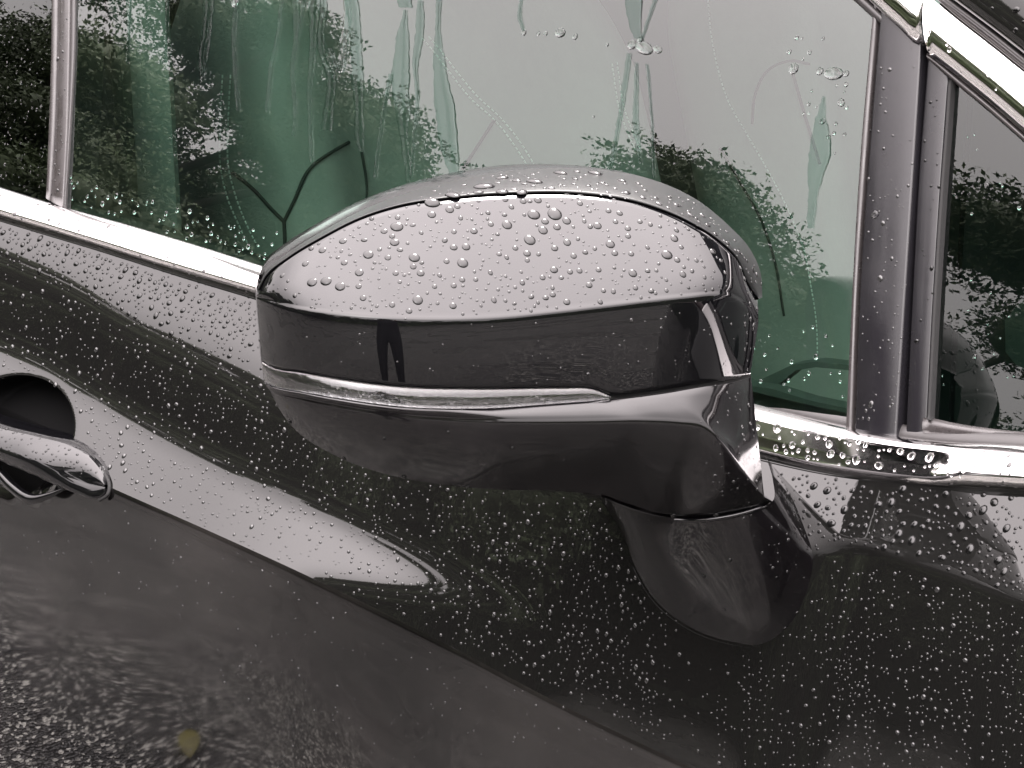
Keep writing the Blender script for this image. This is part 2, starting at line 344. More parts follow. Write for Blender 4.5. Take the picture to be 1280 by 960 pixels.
for it in range(6):
    CR3 = map_slope(crease_px)
    def zcrease(x):
        x = np.asarray(x, float); a = np.interp(x, CR3[:, 0], CR3[:, 2])
        k0 = (CR3[6, 2]-CR3[0, 2])/(CR3[6, 0]-CR3[0, 0])*0; k1 = (CR3[-1, 2]-CR3[-8, 2])/(CR3[-1, 0]-CR3[-8, 0])
        a = np.where(x < CR3[0, 0], CR3[0, 2]+k0*.5*(x-CR3[0, 0]), a); return np.where(x > CR3[-1, 0], CR3[-1, 2]+k1*.5*np.minimum(x-CR3[-1, 0], .4), a)
    def t_of(pts):
        if PXC is None: Q = map_slope(pts)
        else:
            Q = []
            for u, v in pl(pts, 60):
                d = ray(u, v); h = PXC.ray_cast(Vector(CAM), Vector(d/np.linalg.norm(d)))
                if h[0] is not None: Q.append(np.array(h[0]))
            Q = np.array(Q)
        o = np.argsort(Q[:, 0]); Q = Q[o]
        return Q[:, 0], (zbelt(Q[:, 0])-Q[:, 2])/(zbelt(Q[:, 0])-zcrease(Q[:, 0]))
    xs_sh, ts_sh = t_of(SH_px); xs_c, ts_c = t_of(C_px); xs_e, ts_e = t_of(E_px)
    XF = xs_e[0]
    def beta_up(x, t):
        right = sstep(XF-.17, XF+.0, x)
        ts = np.interp(x, xs_sh, ts_sh)*(1-right)+right*np.interp(x, xs_e, ts_e)
        wd = .15*(1-right)+.010*right
        bs = BS_L*(1-right)+BS_R*right-28*sstep(.28, .45, x)
        b = bs+(BT-bs)*sstep(ts-wd, ts+wd, t)
        tcx = np.interp(x, xs_c, ts_c)
        cut = 1-sstep(xs_c[-1]-.06, xs_c[-1]+.09, x)
        thi = np.interp(x, [xs_c[-1]-.13, xs_c[-1]-.09, xs_c[-1]+.02], [1.3, 1.02, .80])
        return b+cut*sstep(tcx-.11, tcx+.08, t)*(1-sstep(thi-.07, thi+.05, t))*(BC-b)
    P = np.zeros((NR+NRL-1, len(xs), 3)); ms = []
    for j, x in enumerate(xs):
        zb = float(zbelt(x)); H = zb-float(zcrease(x)); ta = np.tan(np.radians(beta_up(np.full(NR, x), tt)))
        y = np.r_[0, np.cumsum((ta[1:]+ta[:-1])/2*np.diff(tt))*H]; ms.append(y[-1]/H)
        P[:NR, j, 0] = x; P[:NR, j, 1] = -y; P[:NR, j, 2] = zb-tt*H
        P[NR:, j, 0] = x; P[NR:, j, 1] = -y[-1]-ylo[1:]; P[NR:, j, 2] = zb-H-lo[1:]
    MX, MV = xs, np.array(ms)
    PXC = BVHTree.FromPolygons([tuple(q) for q in P.reshape(-1, 3)], [tuple(int(i) for i in f) for f in grid_faces(P.shape[0], len(xs))])
ye = P[NR-1, :, 1].copy(); xr = np.arange(-2.4, 2.3, .002); yr = np.interp(xr, xs, ye); kw = np.exp(-.5*(np.arange(-240, 241)/80.)**2); kw /= kw.sum()
yw = np.interp(xs, xr, np.convolve(np.pad(yr, 240, mode='edge'), kw, 'valid')); bl = sstep(0, .30, lo[1:])[:, None]
P[NR:, :, 1] += bl*(yw-ye)[None, :]
dn = np.where((xs >= -1.0) & (xs <= .32))[0]; kk_ = np.exp(-.5*(np.arange(-18, 19)/4.5)**2); kk_ /= kk_.sum()
for c_ in (1, 2):
    A_ = np.pad(P[:, dn, c_], ((0, 0), (18, 18)), mode='reflect', reflect_type='odd'); P[:, dn, c_] = np.apply_along_axis(lambda r_: np.convolve(r_, kk_, 'valid'), 1, A_)
P[..., 1] += (.10*np.maximum(0, P[..., 0]-.5)**2)
print('mean slope', MV.min(), MV.max(), 'ts', ts_sh[[0, -1]], ts_c[[0, -1]], ts_e[[0, -1]])
# handle cup: pressed in
cupc = map_slope([(0, 552), (1, 552)], 2)[0]; ex = map_slope([(88, 560), (89, 560)], 2)[0]
ca, cb = ex[0]-cupc[0], .036
rr = np.sqrt(((P[..., 0]-cupc[0])/ca)**2+((P[..., 2]-cupc[2]-.002)/cb)**2)
P[..., 1] += .034*(1-sstep(.72, 1.0, rr))
def yskin_at(x, z):
    j = int(np.argmin(abs(xs-x))); zz = P[:, j, 2]; return float(np.interp(z, zz[::-1], P[::-1, j, 1]))
NRT = P.shape[0]
up = P[:NR]; lw = P[NR-1:]
def skin(nm, G_, r_, m_):
    F_ = grid_faces(G_.shape[0], G_.shape[1], True); ins_ = r_.reshape(-1)[F_].mean(1) < .93
    mesh_obj(nm, G_.reshape(-1, 3), F_[~ins_], m_, car, bvh='door')
    used_, inv = np.unique(F_[ins_], return_inverse=True); return G_.reshape(-1, 3)[used_], inv.reshape(-1, 4)
cups = [skin('door_skin', up, rr[:NR], M['paint']), skin('lower_door_skin', lw, rr[NR-1:], M['paint_low'])]

# sill below the door
x0, x1 = -2.4, 1.2; yb_ = P[-1, 0, 1]; zb_ = P[-1, :, 2].min()
mesh_obj('sill', [(x0, yb_+.004, zb_+.01), (x1, yb_+.004, zb_+.01), (x1, yb_+.02, .16), (x0, yb_+.02, .16), (x0, yb_+.3, .15), (x1, yb_+.3, .15)], [(0, 1, 2, 3), (3, 2, 5, 4)], M['rubber'], car, smooth=False)

# greenhouse surface
YG = .024; B0 = 24.5
def yG(x, z):           # outward surface of the glass: leaning in, lightly barrel shaped
    h = z-1.005
    return YG+h*math.tan(R_(B0))+.22*h*h + .02*(x+.35)**2
def on_G(u, v, off=0.):
    d = ray(u, v); t = np.full(d.shape[:-1], 1.25)
    for _ in range(30):
        Pn = CAM+d*t[..., None]; f = Pn[..., 1]-(yG(Pn[..., 0], Pn[..., 2])-off/math.cos(R_(B0+4)))
        t = t-f/(d[..., 1]-math.tan(R_(B0+3))*d[..., 2])
    return CAM+d*t[..., None]
NG = np.array([0, -math.cos(R_(B0+3)), math.sin(R_(B0+3))])
def ribbon3(name, A, Bq, prof, m, depth=.02, parent=car, n=None, N=NG, bvh=None, caps=True, offs=None):
    """strip between two 3D edge lines; prof = [(c, off)] across; sides run inward by depth"""
    c = np.array([p[0] for p in prof]); o = np.array([p[1] for p in prof])
    n = len(A); oo = o[None, :, None] if offs is None else offs[:, :, None]
    G = A[:, None]*(1-c[None, :, None])+Bq[:, None]*c[None, :, None]+N*oo
    G = np.concatenate([(A-N*depth)[:, None], G, (Bq-N*depth)[:, None]], 1)
    V = G.reshape(-1, 3); nc = G.shape[1]; F = [tuple(f) for f in grid_faces(n, nc)]
    if caps:
        F.append(tuple(range(nc))); F.append(tuple((n-1)*nc+i for i in range(nc-1, -1, -1)))
    return mesh_obj(name, V, F, m, parent, bvh=bvh)
def ribG(name, a, b, prof, m, off=0., depth=.02, n=60, parent=car, bvh=None):
    A2 = pl(a, n); B2 = pl(b, n)
    return ribbon3(name, on_G(A2[:, 0], A2[:, 1], off), on_G(B2[:, 0], B2[:, 1], off), prof, m, depth, parent, bvh=bvh)
def conv(h, k=9, edge=.12):
    return [(i/(k-1), h*(1-abs(2*i/(k-1)-1)**2.6)) for i in range(k)]
def flat(r=.0008, e=.06):
    return [(0, -r), (e*.4, -r*.3), (e, 0), (.5, r*.15), (1-e, 0), (1-e*.4, -r*.3), (1, -r)]
# window glass as a curved pane
def pane(name, top, bot, m, off, nr=26, nc=50, bvh=None, thick=.0032):
    T = pl(top, nc); Bt = pl(bot, nc); s = np.linspace(0, 1, nr)[:, None, None]
    q = T[None]*(1-s)+Bt[None]*s; G = on_G(q[..., 0], q[..., 1], off)
    o = mesh_obj(name, G.reshape(-1, 3), grid_faces(nr, nc, True), m, car, bvh=bvh)
    return o
pane('window_glass', [(94, -400), (500, -362), (740, -250), (900, -130), (1072, -4), (1110, 31)], [(76, 262), (205, 300), (345, 345), (640, 425), (934, 512), (1060, 536)], M['glass'], 0, bvh='glass')
pane('rear_window_glass', [(-700, -424), (-150, -415), (73, -400)], [(-700, 15), (-420, 104), (-150, 185), (60, 254)], M['glass_dark'], .001, bvh='rearglass')
pane('quarter_glass', [(1186, 90), (1280, 170), (1420, 290), (1720, 545)], [(1155, 528), (1280, 541), (1420, 552), (1720, 568)], M['glass_q'], .001, bvh='qglass')
# strips around the glass
ribG('pillar_trim', [(95, -400), (87, -60), (85.5, 60), (83, 160), (78, 259)], [(80, -400), (72, -60), (71, 60), (68, 160), (63, 252)], flat(.001), M['rubber_grey'], .004, .03, bvh='pillar')
ribG('window_seal', [(101.5, -400), (93.5, -60), (92, 60), (87, 160), (81, 262)], [(95.5, -400), (87.5, -60), (86, 60), (83.2, 160), (78.2, 259)], flat(.001), M['rubber'], .002, .03)
ribG('bright_strip', [(79.5, -400), (71.5, -60), (70.5, 60), (67.5, 160), (62.5, 251)], [(72.5, -400), (64.5, -60), (64, 60), (61, 160), (57.5, 247)], conv(.0012, 7), M['rubber_grey'], .0045, .03)
ribG('window_seal', [(1106, -60), (1099, 20), (1085.5, 188), (1075, 340), (1067, 545)], [(1098, -60), (1091, 20), (1076, 188), (1065, 375), (1057, 545)], conv(.002, 7), M['rubber_grey'], .003, .03, bvh='pillar')
ribG('pillar_panel', [(1160, -60), (1152, 54), (1143, 190), (1131, 375), (1120, 552)], [(1106.5, -60), (1099.5, 20), (1086, 188), (1075.5, 340), (1067.5, 548)], flat(.0012, .05), M['applique'], .006, .03, bvh='pillar')
ribG('gap', [(1166, -60), (1160, 70), (1150, 208), (1141, 375), (1132, 552)], [(1160, -60), (1152.5, 54), (1143.5, 190), (1131.5, 375), (1120.5, 552)], [(0, 0), (1, 0)], M['gap'], -.012, .02)
ribG('quarter_frame', [(1189, 60), (1185, 112), (1175, 250), (1166.5, 385), (1158, 552)], [(1159.5, 60), (1157.5, 90), (1148.5, 208), (1139.5, 375), (1131, 552)], flat(.0012, .10), M['applique'], .003, .03, bvh='pillar')
ribG('quarter_seal', [(1156, 520), (1185, 527), (1280, 540), (1420, 552), (1740, 566)], [(1156, 546), (1185, 548), (1280, 558), (1420, 566), (1740, 578)], conv(.003, 7), M['rubber_grey'], .002, .03)
ribG('glass_edge', [(1190, 100), (1188, 130), (1179, 250), (1170.5, 385), (1163, 525)], [(1185.5, 100), (1183.5, 130), (1174.5, 250), (1166, 385), (1159, 525)], conv(.001, 5), M['gap'], .0055, .02)
# upper rail: two chrome pieces, seals, roof edge
ribG('upper_chrome', [(-700, -418), (90, -394), (500, -355), (740, -243), (900, -122), (1075, -10), (1124, 35), (1146, 53), (1155, 52)], [(-700, -478), (90, -452), (520, -410), (770, -295), (950, -165), (1100, -58), (1150, -30), (1160, -20), (1162, -10)], conv(.006, 11), M['chrome'], .008, .02, n=220, bvh='rail')
ribG('upper_chrome', [(1160, 66), (1200, 98), (1240, 131), (1280, 166), (1420, 290), (1740, 560)], [(1160, -15), (1200, 19), (1240, 50), (1280, 82), (1420, 200), (1790, 520)], conv(.006, 11), M['chrome'], .008, .02, bvh='rail')
ribG('rail_seal', [(1160, 74), (1190, 101), (1240, 143), (1280, 178), (1420, 302), (1740, 572)], [(1160, 66.5), (1200, 98.5), (1240, 131.5), (1280, 166.5), (1420, 290.5), (1740, 560.5)], conv(.002, 7), M['rubber_grey'], .004, .03)
ribG('rail_seal', [(900, -95), (1066, 0), (1098, 28), (1146, 60)], [(930, -95), (1075, -9), (1124, 36), (1146, 54)], conv(.002, 7), M['rubber'], .004, .03)
ribG('roof_seal', [(1158, -12), (1200, 19.5), (1240, 50.5), (1280, 82.5), (1420, 200.5), (1790, 520.5)], [(1176, -12), (1205, 10), (1245, 40), (1280, 68), (1420, 183), (1800, 512)], conv(.003, 9), M['rubber'], .006, .03)
ribG('roof_side', [(1176.5, -12.5), (1205, 9), (1245, 39), (1280, 66.5), (1420, 182), (1800, 511)], [(1260, -130), (1330, -70), (1380, -40), (1430, 0), (1560, 110), (1880, 480)], conv(.004, 9), M['paint'], .012, .03, bvh='roof')

ribG('roof_side', [(-700, -479), (90, -453), (520, -411), (770, -296), (950, -166), (1100, -59), (1158, -16)], [(-700, -640), (90, -610), (560, -560), (860, -430), (1040, -295), (1180, -192), (1258, -134)], conv(.004, 9), M['paint'], .012, .03, n=160)
# belt chrome: from the glass line to the door skin edge
def belt_chrome(name, ta, ba, n=420):
    A2 = pl(ta, n); Bb = pl(ba, n)
    A = on_y(A2[:, 0], A2[:, 1], YG-.002); Bq = on_y(Bb[:, 0], Bb[:, 1], -.003)
    xg = np.linspace(max(A[0, 0], Bq[0, 0]), min(A[-1, 0], Bq[-1, 0]), n)
    A = np.stack([xg, np.full(n, YG-.002), np.interp(xg, A[:, 0], A[:, 2])], 1); Bq = np.stack([xg, np.full(n, -.003), np.interp(xg, Bq[:, 0], Bq[:, 2])], 1)
    k = 31; prof = []
    h = .0075
    for i in range(k):
        c = i/(k-1); prof.append((c, .0052*math.sin(math.pi*min(1, c/.16)/2)+.0022*math.sin(math.pi*c) - .0052*max(0, (c-.84)/.16)**2))
    Nn = np.array([0, -.74, .67])
    o1 = np.array([q[1] for q in prof]); cc_ = np.array([q[0] for q in prof])
    o2 = np.interp(cc_, [0, .1, .2, .3, .4, .7, .93, 1], [0, .0038, .0066, .0082, .0078, .0036, -.0002, -.003])
    wr = (sstep(-.07, -.02, xg)*(1-sstep(.10, .128, xg)))[:, None]
    return ribbon3(name, A, Bq, prof, M['chrome'], .012, car, N=Nn, bvh='chrome', offs=o1[None]*(1-wr)+o2[None]*wr)
belt_top = [px_of(-2.3, YG-.002, .998), px_of(-1.6, YG-.002, .998), (-260, 155), (-120, 196), (0, 233), (76, 257), (169, 283), (253, 308), (342, 336), (480, 378), (640, 427), (800, 470), (935, 503), (1032, 526), (1134, 546), (1280, 557), (1420, 563), (1740, 578)]
belt_bot = [px_of(-2.3, -.003, .973), px_of(-1.6, -.003, .973), (-260, 190), (-120, 233), (0, 270), (60, 288), (121, 307), (219, 338), (318, 367), (480, 418), (640, 470), (800, 521), (954, 567), (1032, 585), (1117, 597), (1280, 609), (1420, 615), (1740, 633)]
belt_chrome('belt_chrome', belt_top, belt_bot)
# seal between chrome and glass, shadow gap under the chrome, hem of the door skin
n = 420; A2 = pl(belt_top, n); A = on_y(A2[:, 0], A2[:, 1], YG-.001)
ribbon3('belt_seal', A+np.array([0, .006, .0045]), A+np.array([0, -.001, -.0015]), conv(.0012, 7), M['rubber'], .01, car, N=np.array([0, -.7, .7]))
zz = zbelt(xs[::3]); X3 = xs[::3]
Sg = np.stack([X3, np.full(len(X3), .004), zz+.009], 1); Sh = np.stack([X3, np.full(len(X3), .004), zz-.006], 1)
ribbon3('shadow_gap', Sg, Sh, [(0, 0), (1, 0)], mat('brown_gap', (.03, .012, .012), .5), .01, car, N=np.array([0, -1., 0]))
Ha = np.stack([X3, np.full(len(X3), .003), zz+.0006], 1); Hb = np.stack([X3, np.full(len(X3), -.0004), zz-.0002], 1)
ribbon3('door_hem', Ha, Hb, conv(.0008, 5), M['paint'], .001, car, N=np.array([0, -.3, .95]))

# ---------------------------------------------------------------- door mirror
mir_d0 = 1.025; NMROT = R_(20)
# base plane: depth along the optical axis falls towards the tip
def base_depth(u):
    return mir_d0-(950-np.asarray(u, float))/K*np.tan(NMROT)*1.03*.98
NS = 150; s_ = np.linspace(0, 1, NS)
s_ = .5*(1-np.cos(np.pi*np.linspace(0, 1, NS)))*.6+.4*np.linspace(0, 1, NS)
def line(pts): return pl(pts, s=s_)
T_ = line([(323, 360), (331, 341), (360, 316), (400, 291), (450, 264), (500, 244), (560, 227), (620, 215), (680, 210), (750, 212), (820, 226), (870, 249), (910, 281), (938, 312), (951, 342), (953, 372)])
Rm = line([(323, 362), (333, 344), (362, 320), (402, 296), (452, 271), (500, 256), (560, 247), (640, 241), (720, 241), (800, 253), (860, 276), (900, 301), (921, 322), (928, 336), (932, 347), (947, 374)])
Kc = line([(321, 372), (345, 379), (372, 385), (400, 389), (480, 396), (560, 398), (620, 396), (700, 388), (760, 381), (820, 374), (860, 370), (890, 367), (905, 367), (920, 372), (934, 382), (948, 402)])
LT = line([(327, 452), (338, 458), (380, 466), (420, 473), (500, 483), (600, 486), (700, 485), (740, 486), (765, 495), (800, 492), (830, 488), (880, 480), (905, 477), (920, 474), (930, 471), (938, 468)])
LB = line([(331, 478), (340, 482), (380, 490), (420, 497), (500, 508), (600, 510.5), (700, 504), (740, 501), (765, 498.5), (800, 495), (830, 491), (880, 483), (905, 480), (920, 477), (930, 474), (939, 471)])
SB = line([(333, 481), (343, 487), (380, 497), (420, 505), (500, 517), (570, 522), (650, 524.5), (740, 524), (800, 523), (850, 525), (880, 530), (898, 545), (912, 562), (925, 580), (942, 603), (955, 618)])
BO = line([(337, 486), (343, 500), (370, 538), (420, 570), (480, 592), (540, 604), (620, 612), (700, 614), (745, 619), (780, 632), (815, 643), (850, 648), (890, 646), (920, 641), (950, 633), (966, 627)])
au = np.abs(2*np.clip((np.linspace(0, 1, NS)), 0, 1)-1)
def bulge(u):      # horizontal roundness from image column, metres towards the viewer
    t = (np.asarray(u, float)-636)/320.
    a = np.clip(np.abs(t), 0, 1)
    return np.where(t < 0, .060*(1-a**2.6)**.75-.060, .030*(1-a**7)**.8-.030)+.0
px2m = .97/K
rows = []; W = []
def seg(A, Bq, wA, wB, n, bow, first=False, last=True, ease=None):
    for i in range(0 if first else 1, n+1):
        t = i/n
        rows.append(A*(1-t)+Bq*t); W.append(wA+(wB-wA)*t+bow*4*t*(1-t))
def dv(A, Bq): return np.maximum(Bq[:, 1]-A[:, 1], 0)*px2m
wK = .036-.010*np.clip((s_-.90)/.10, 0, 1)**2-.006*np.clip((.10-s_)/.10, 0, 1)**2
wR = wK-dv(Rm, Kc)*math.tan(R_(36))
wT = wR-.005-.040*np.sqrt(np.clip(1-(2*s_-1)**4, 0, 1))-dv(T_, Rm)*1.0
wLT = wK-dv(Kc, LT)*math.tan(R_(17))
wLB = wLT-dv(LT, LB)*.05-.0006
wSB = wLB+dv(LB, SB)*(-.35+(math.tan(R_(25))+.35)*sstep(.34, .46, s_))*(1-.8*sstep(.82, .95, s_))
wBO = wSB-dv(SB, BO)*1.35
def mrow(A, wA): rows.append(A); W.append(wA)
seg(T_, Rm, wT, wR-.001, 12, .008, first=True)
# seam groove next to the rim
Rg = Rm+np.array([0, 2.2]); Rh = Rm+np.array([0, 4.2])
mrow(Rm*.5+Rg*.5, wR-.0030); mrow(Rg, wR-.0028); mrow(Rh, wR+.0004)
seg(Rh, Kc-np.array([0, 2.]), wR+.0004, wK-.0006, 26, .0026)
mrow(Kc, wK+.0001)
seg(Kc+np.array([0, 3.]), LT-np.array([0, 1.5]), wK+.0003, wLT, 18, .0012, first=True)
# recess of the lamp / parting line
mrow(LT-np.array([0, .5]), wLT-.0028)
seg(LT, LB, wLT-.003, wLB-.003, 4, .0)
mrow(LB+np.array([0, .5]), wLB-.0002)
seg(LB+np.array([0, 1.5]), SB, wLB+.0002, wSB, 8, .0008, first=True)
seg(SB+np.array([0, 3.]), BO, wSB+.0004, wBO, 22, .24*dv(SB, BO), first=True)
RW = np.array(rows); WW = np.array(W)
def mpos(u, v, wv):
    d = ray(u, v); t = base_depth(u)-wv-bulge(u); return CAM+d*t[..., None]
MP = mpos(RW[..., 0], RW[..., 1], WW)
iK = 12+4+26+1; iLT = iK+19
nrow = RW.shape[0]
mirror = empty('mirror'); mirror.parent = car
i_cap0 = 12; i_cap1 = 12+1+2+26+1+1+18   # up to the parting line
FF = grid_faces(nrow, NS, True)
ncell = NS-1
def sub(name, r0, r1, m, bvh):
    V = MP[r0:r1+1].reshape(-1, 3); return mesh_obj(name, V, grid_faces(r1-r0+1, NS, True), m, mirror, bvh=bvh)
nlt = [i for i in range(nrow) if np.allclose(RW[i], LT-np.array([0, .5]))][0]
nlb = [i for i in range(nrow) if np.allclose(RW[i], LB+np.array([0, .5]))][0]
sub('mirror_rim', 0, 13, M['rim'], 'rim')
sub('mirror_cap', 13, nlt, M['cap'], 'cap')
sub('lamp_recess', nlt, nlb, M['gap'], None)
sub('lower_housing', nlb, nrow-1, M['housing'], 'lower')
# rear shell: outline loop goes back and closes on the mirror glass
loop = np.concatenate([MP[0], MP[1:, -1], MP[-1, ::-1][1:], MP[::-1, 0][1:-1]])
back = np.array([-.80, .42, 0.]); back /= np.linalg.norm(back)
cen = loop.mean(0); L = [loop]
for d_, sc in ((.012, .985), (.028, .95), (.040, .90), (.046, .86), (.046, .83), (.038, .82)):
    q = cen+(loop-cen)*sc+back*d_; L.append(q)
L = np.array(L); nl_ = len(loop)
mesh_obj('mirror_back', L.reshape(-1, 3), grid_faces(len(L), nl_, True, close_c=True), M['housing'], mirror, bvh='back')
mesh_obj('mirror_glass', np.vstack([L[-1], L[-1].mean(0)[None]]), [(i, (i+1) % nl_, nl_) for i in range(nl_)], M['glass_mirror'], mirror)
# signal lamp: reflector strip and clear lens
um = LT[:, 0] < 768
sel = np.where(um)[0]
def strip(name, r0, r1, m, bow, kk=8):
    G = []
    for i in range(kk+1):
        t = i/kk; q = LT[sel]*(1-t)+LB[sel]*t; wv = (wLT+r0)[sel]*(1-t)+(wLB+r1)[sel]*t+bow*4*t*(1-t); G.append(mpos(q[:, 0], q[:, 1], wv))
    G = np.array(G); return G
G = strip('r', -.0022, -.0022, None, 0, 10)
tp = np.arange(G.shape[0])[:, None]; cc = np.arange(G.shape[1])[None]
mesh_obj('lamp_reflector', G.reshape(-1, 3), grid_faces(G.shape[0], G.shape[1], True), M['reflector'], mirror)
G1 = strip('l', 0.0002, 0.0004, None, .0012); G2 = G1+ray(LT[sel][:, 0], LT[sel][:, 1])[None]*.0012
V = np.concatenate([G1.reshape(-1, 3), G2.reshape(-1, 3)]); a, b = G1.shape[0], G1.shape[1]
F = [tuple(f) for f in grid_faces(a, b, True)]+[tuple(f+a*b) for f in grid_faces(a, b)]
o2 = a*b
for j in range(b-1): F += [(j, j+1, o2+j+1, o2+j), ((a-1)*b+j+1, (a-1)*b+j, o2+(a-1)*b+j, o2+(a-1)*b+j+1)]
for i in range(a-1): F += [(i*b+b, i*b, o2+i*b, o2+i*b+b), (i*b+b-1, (i+1)*b+b-1, o2+(i+1)*b+b-1, o2+i*b+b-1)]
mesh_obj('lamp_lens', V, F, M['lens'], mirror, bvh='lens')
# foot: from the housing bottom to the door skin
def bvh_of(*names):
    V = []; F = []
    for nme in names:
        for (v, f) in BVH.get(nme, []):
            o = len(V); V += [tuple(q) for q in v]; F += [tuple(i+o for i in g) for g in f]
    return BVHTree.FromPolygons(V, F)
def cast(tree, u, v):
    d = ray(u, v); d = d/np.linalg.norm(d); h = tree.ray_cast(Vector(CAM), Vector(d))
    return (np.array(h[0]), np.array(h[1])) if h[0] is not None else (None, None)
tdoor = bvh_of('door')
nf = 70
topc = pl([(752, 621), (775, 631), (800, 640), (850, 648), (900, 645), (950, 633), (966, 626), (966, 600), (958, 572)], nf)
botc = pl([(748, 622), (775, 662), (800, 722), (816, 748), (866, 788), (920, 806), (950, 809), (985, 788), (1010, 742), (1018, 702), (1004, 655), (985, 612), (962, 576)], nf)
s0 = np.linspace(0, 1, nf)
wt = np.interp(topc[:, 0], BO[:, 0], wBO)
Pt = []; Pb = []
for i in range(nf):
    d = ray(*topc[i]); k = min(i, nf-1)
    dep = base_depth(topc[i, 0])-wt[i]-bulge(topc[i, 0]); Pt.append(CAM+d*(float(dep)-.002))
    q, _ = cast(tdoor, *botc[i]); 
    if q is None: q = Pb[-1]
    Pb.append(q+ray(*botc[i])*.002)
Pt = np.array(Pt); Pb = np.array(Pb)
print('foot depth', np.round((Pt-CAM)@cf, 3)[::12], np.round((Pb-CAM)@cf, 3)[::12])
nb_ = 24; G = []
prj_t = np.stack(proj(Pt), 1); prj_b = np.stack(proj(Pb), 1)
for i in range(nb_+1):
    t = i/nb_; q = Pt*(1-t)+Pb*t
    q = q-cf*(.002*math.sin(math.pi*t)*np.sin(np.pi*s0)**.7)[:, None]
    G.append(q)
G = np.array(G); mesh_obj('mirror_foot', G.reshape(-1, 3), grid_faces(nb_+1, nf, True), M['housing'], mirror, bvh='foot')
# dark gasket line where the foot meets the door
gk = Pb[12:60]
def tube_mesh(pts, r, k=6):
    pts = np.array(pts); tg = np.gradient(pts, axis=0); tg /= np.linalg.norm(tg, axis=1)[:, None]
    e = np.cross(tg, [.3, .2, .93]); e /= np.linalg.norm(e, axis=1)[:, None]; f2 = np.cross(tg, e)
    an = np.linspace(0, 2*math.pi, k, endpoint=False); rr = np.broadcast_to(np.asarray(r, float), (len(pts),))
    V = pts[:, None]+rr[:, None, None]*(np.cos(an)[None, :, None]*e[:, None]+np.sin(an)[None, :, None]*f2[:, None])
    return V.reshape(-1, 3), grid_faces(len(pts), k, close_c=True)
V, F = tube_mesh(gk, .0016); mesh_obj('gasket', V, F, M['gap'], mirror)
# bright lip of the lower housing above the foot
lip = pl([(842, 648.5), (870, 649.5), (900, 646.5), (930, 640), (960, 630.5)], 40)
lp = []
for u, v in lip:
    wv = np.interp(u, BO[:, 0], wBO); lp.append(mpos(np.array(u), np.array(v+1.0), np.array(wv+.001)))
V, F = tube_mesh(lp, .0013, 8); mesh_obj('housing_lip', V, F, M['cap'], mirror)

# ---------------------------------------------------------------- door handle
handle = empty('door_handle'); handle.parent = car
cv_ = np.vstack([cups[0][0], cups[1][0]]); mesh_obj('handle_cup', cv_, np.vstack([cups[0][1], cups[1][1]+len(cups[0][0])]), mat('cup_plastic', (.0015, .0015, .0016), .8, spec=.04), handle)
nh = 60; MH = float(np.interp(-.6, MX, MV))
ht = pl([(-90, 500), (0, 531), (45, 543), (87, 556), (115, 574), (130, 594), (133, 606)], nh)
hm = pl([(-90, 522), (0, 563), (56, 582), (93, 597), (118, 605), (128, 607), (132, 609)], nh)
hb_ = pl([(-90, 535), (0, 576), (60, 602), (96, 617), (120, 623), (130, 618), (133, 611)], nh)
def hpos(p, off):
    d = ray(p[:, 0], p[:, 1]); t = []
    for i in range(len(p)):
        x, z = None, None
        dd = d[i]; tt_ = 1.45
        for _ in range(25):
            Q = CAM+dd*tt_; f = Q[1]-(-(zbelt(Q[0])-Q[2])*MH-off[i]); tt_ -= f/(dd[1]-MH*dd[2])
        t.append(tt_)
    return CAM+d*np.array(t)[:, None]
e_ = sstep(0, 1, np.clip((1-np.linspace(0, 1, nh))/.5, 0, 1))
Ht = hpos(ht, .003+.008*e_); Hm = hpos(hm, .0045+.017*e_); Hb = hpos(hb_, .003+.009*e_)
def bez(A, Bq, n, N, h): return [A*(1-i/n)+Bq*(i/n)+N*h*4*(i/n)*(1-i/n) for i in range(n+1)]
G = [Ht+np.array([0, .02, -.003])]+bez(Ht, Hm, 10, np.array([0, -.6, .7]), .0022)+bez(Hm, Hb, 8, np.array([0, -.9, -.2]), .0015)[1:]+[Hb+np.array([0, .02, .0])]
G = np.array(G); mesh_obj('grip', G.reshape(-1, 3), grid_faces(len(G), nh, True), M['cap'], handle, bvh='handle')
# gasket line round the end of the handle and the lower rim of the cup
gl = pl([(88, 552), (104, 560), (120, 577), (132, 594), (137, 608), (134, 619), (124, 625)], 30)
V, F = tube_mesh(hpos(gl, np.full(30, .001)), .0014); mesh_obj('handle_gasket', V, F, M['gap'], handle)
gl = pl([(-60, 545), (-20, 575), (0, 592), (16, 609), (40, 624), (62, 619), (80, 611)], 40)
V, F = tube_mesh(hpos(gl, np.full(40, .0015)), np.r_[np.full(28, .0042), np.linspace(.0042, .001, 12)], 10); mesh_obj('cup_rim', V, F, M['cap'], handle)

# ---------------------------------------------------------------- cabin
def boxm(name, lo_, hi_, m, parent=car, bevel=0, bvh=None):
    x0, y0, z0 = lo_; x1, y1, z1 = hi_
    V = [(x0, y0, z0), (x1, y0, z0), (x1, y1, z0), (x0, y1, z0), (x0, y0, z1), (x1, y0, z1), (x1, y1, z1), (x0, y1, z1)]
    F = [(0, 3, 2, 1), (4, 5, 6, 7), (0, 1, 5, 4), (1, 2, 6, 5), (2, 3, 7, 6), (3, 0, 4, 7)]
    o = mesh_obj(name, V, F, m, parent, smooth=False, bvh=bvh)
    if bevel:
        b = o.modifiers.new('b', 'BEVEL'); b.width = bevel; b.segments = 3
    return o
boxm('cabin_floor', (-2.3, .03, .25), (.9, 1.60, .3), M['carpet'])
boxm('inner_door_panel', (-2.3, .012, .3), (.9, .02, .93), M['carpet'])
boxm('far_door', (-2.3, 1.55, .3), (.9, 1.62, .98), M['cream2'])
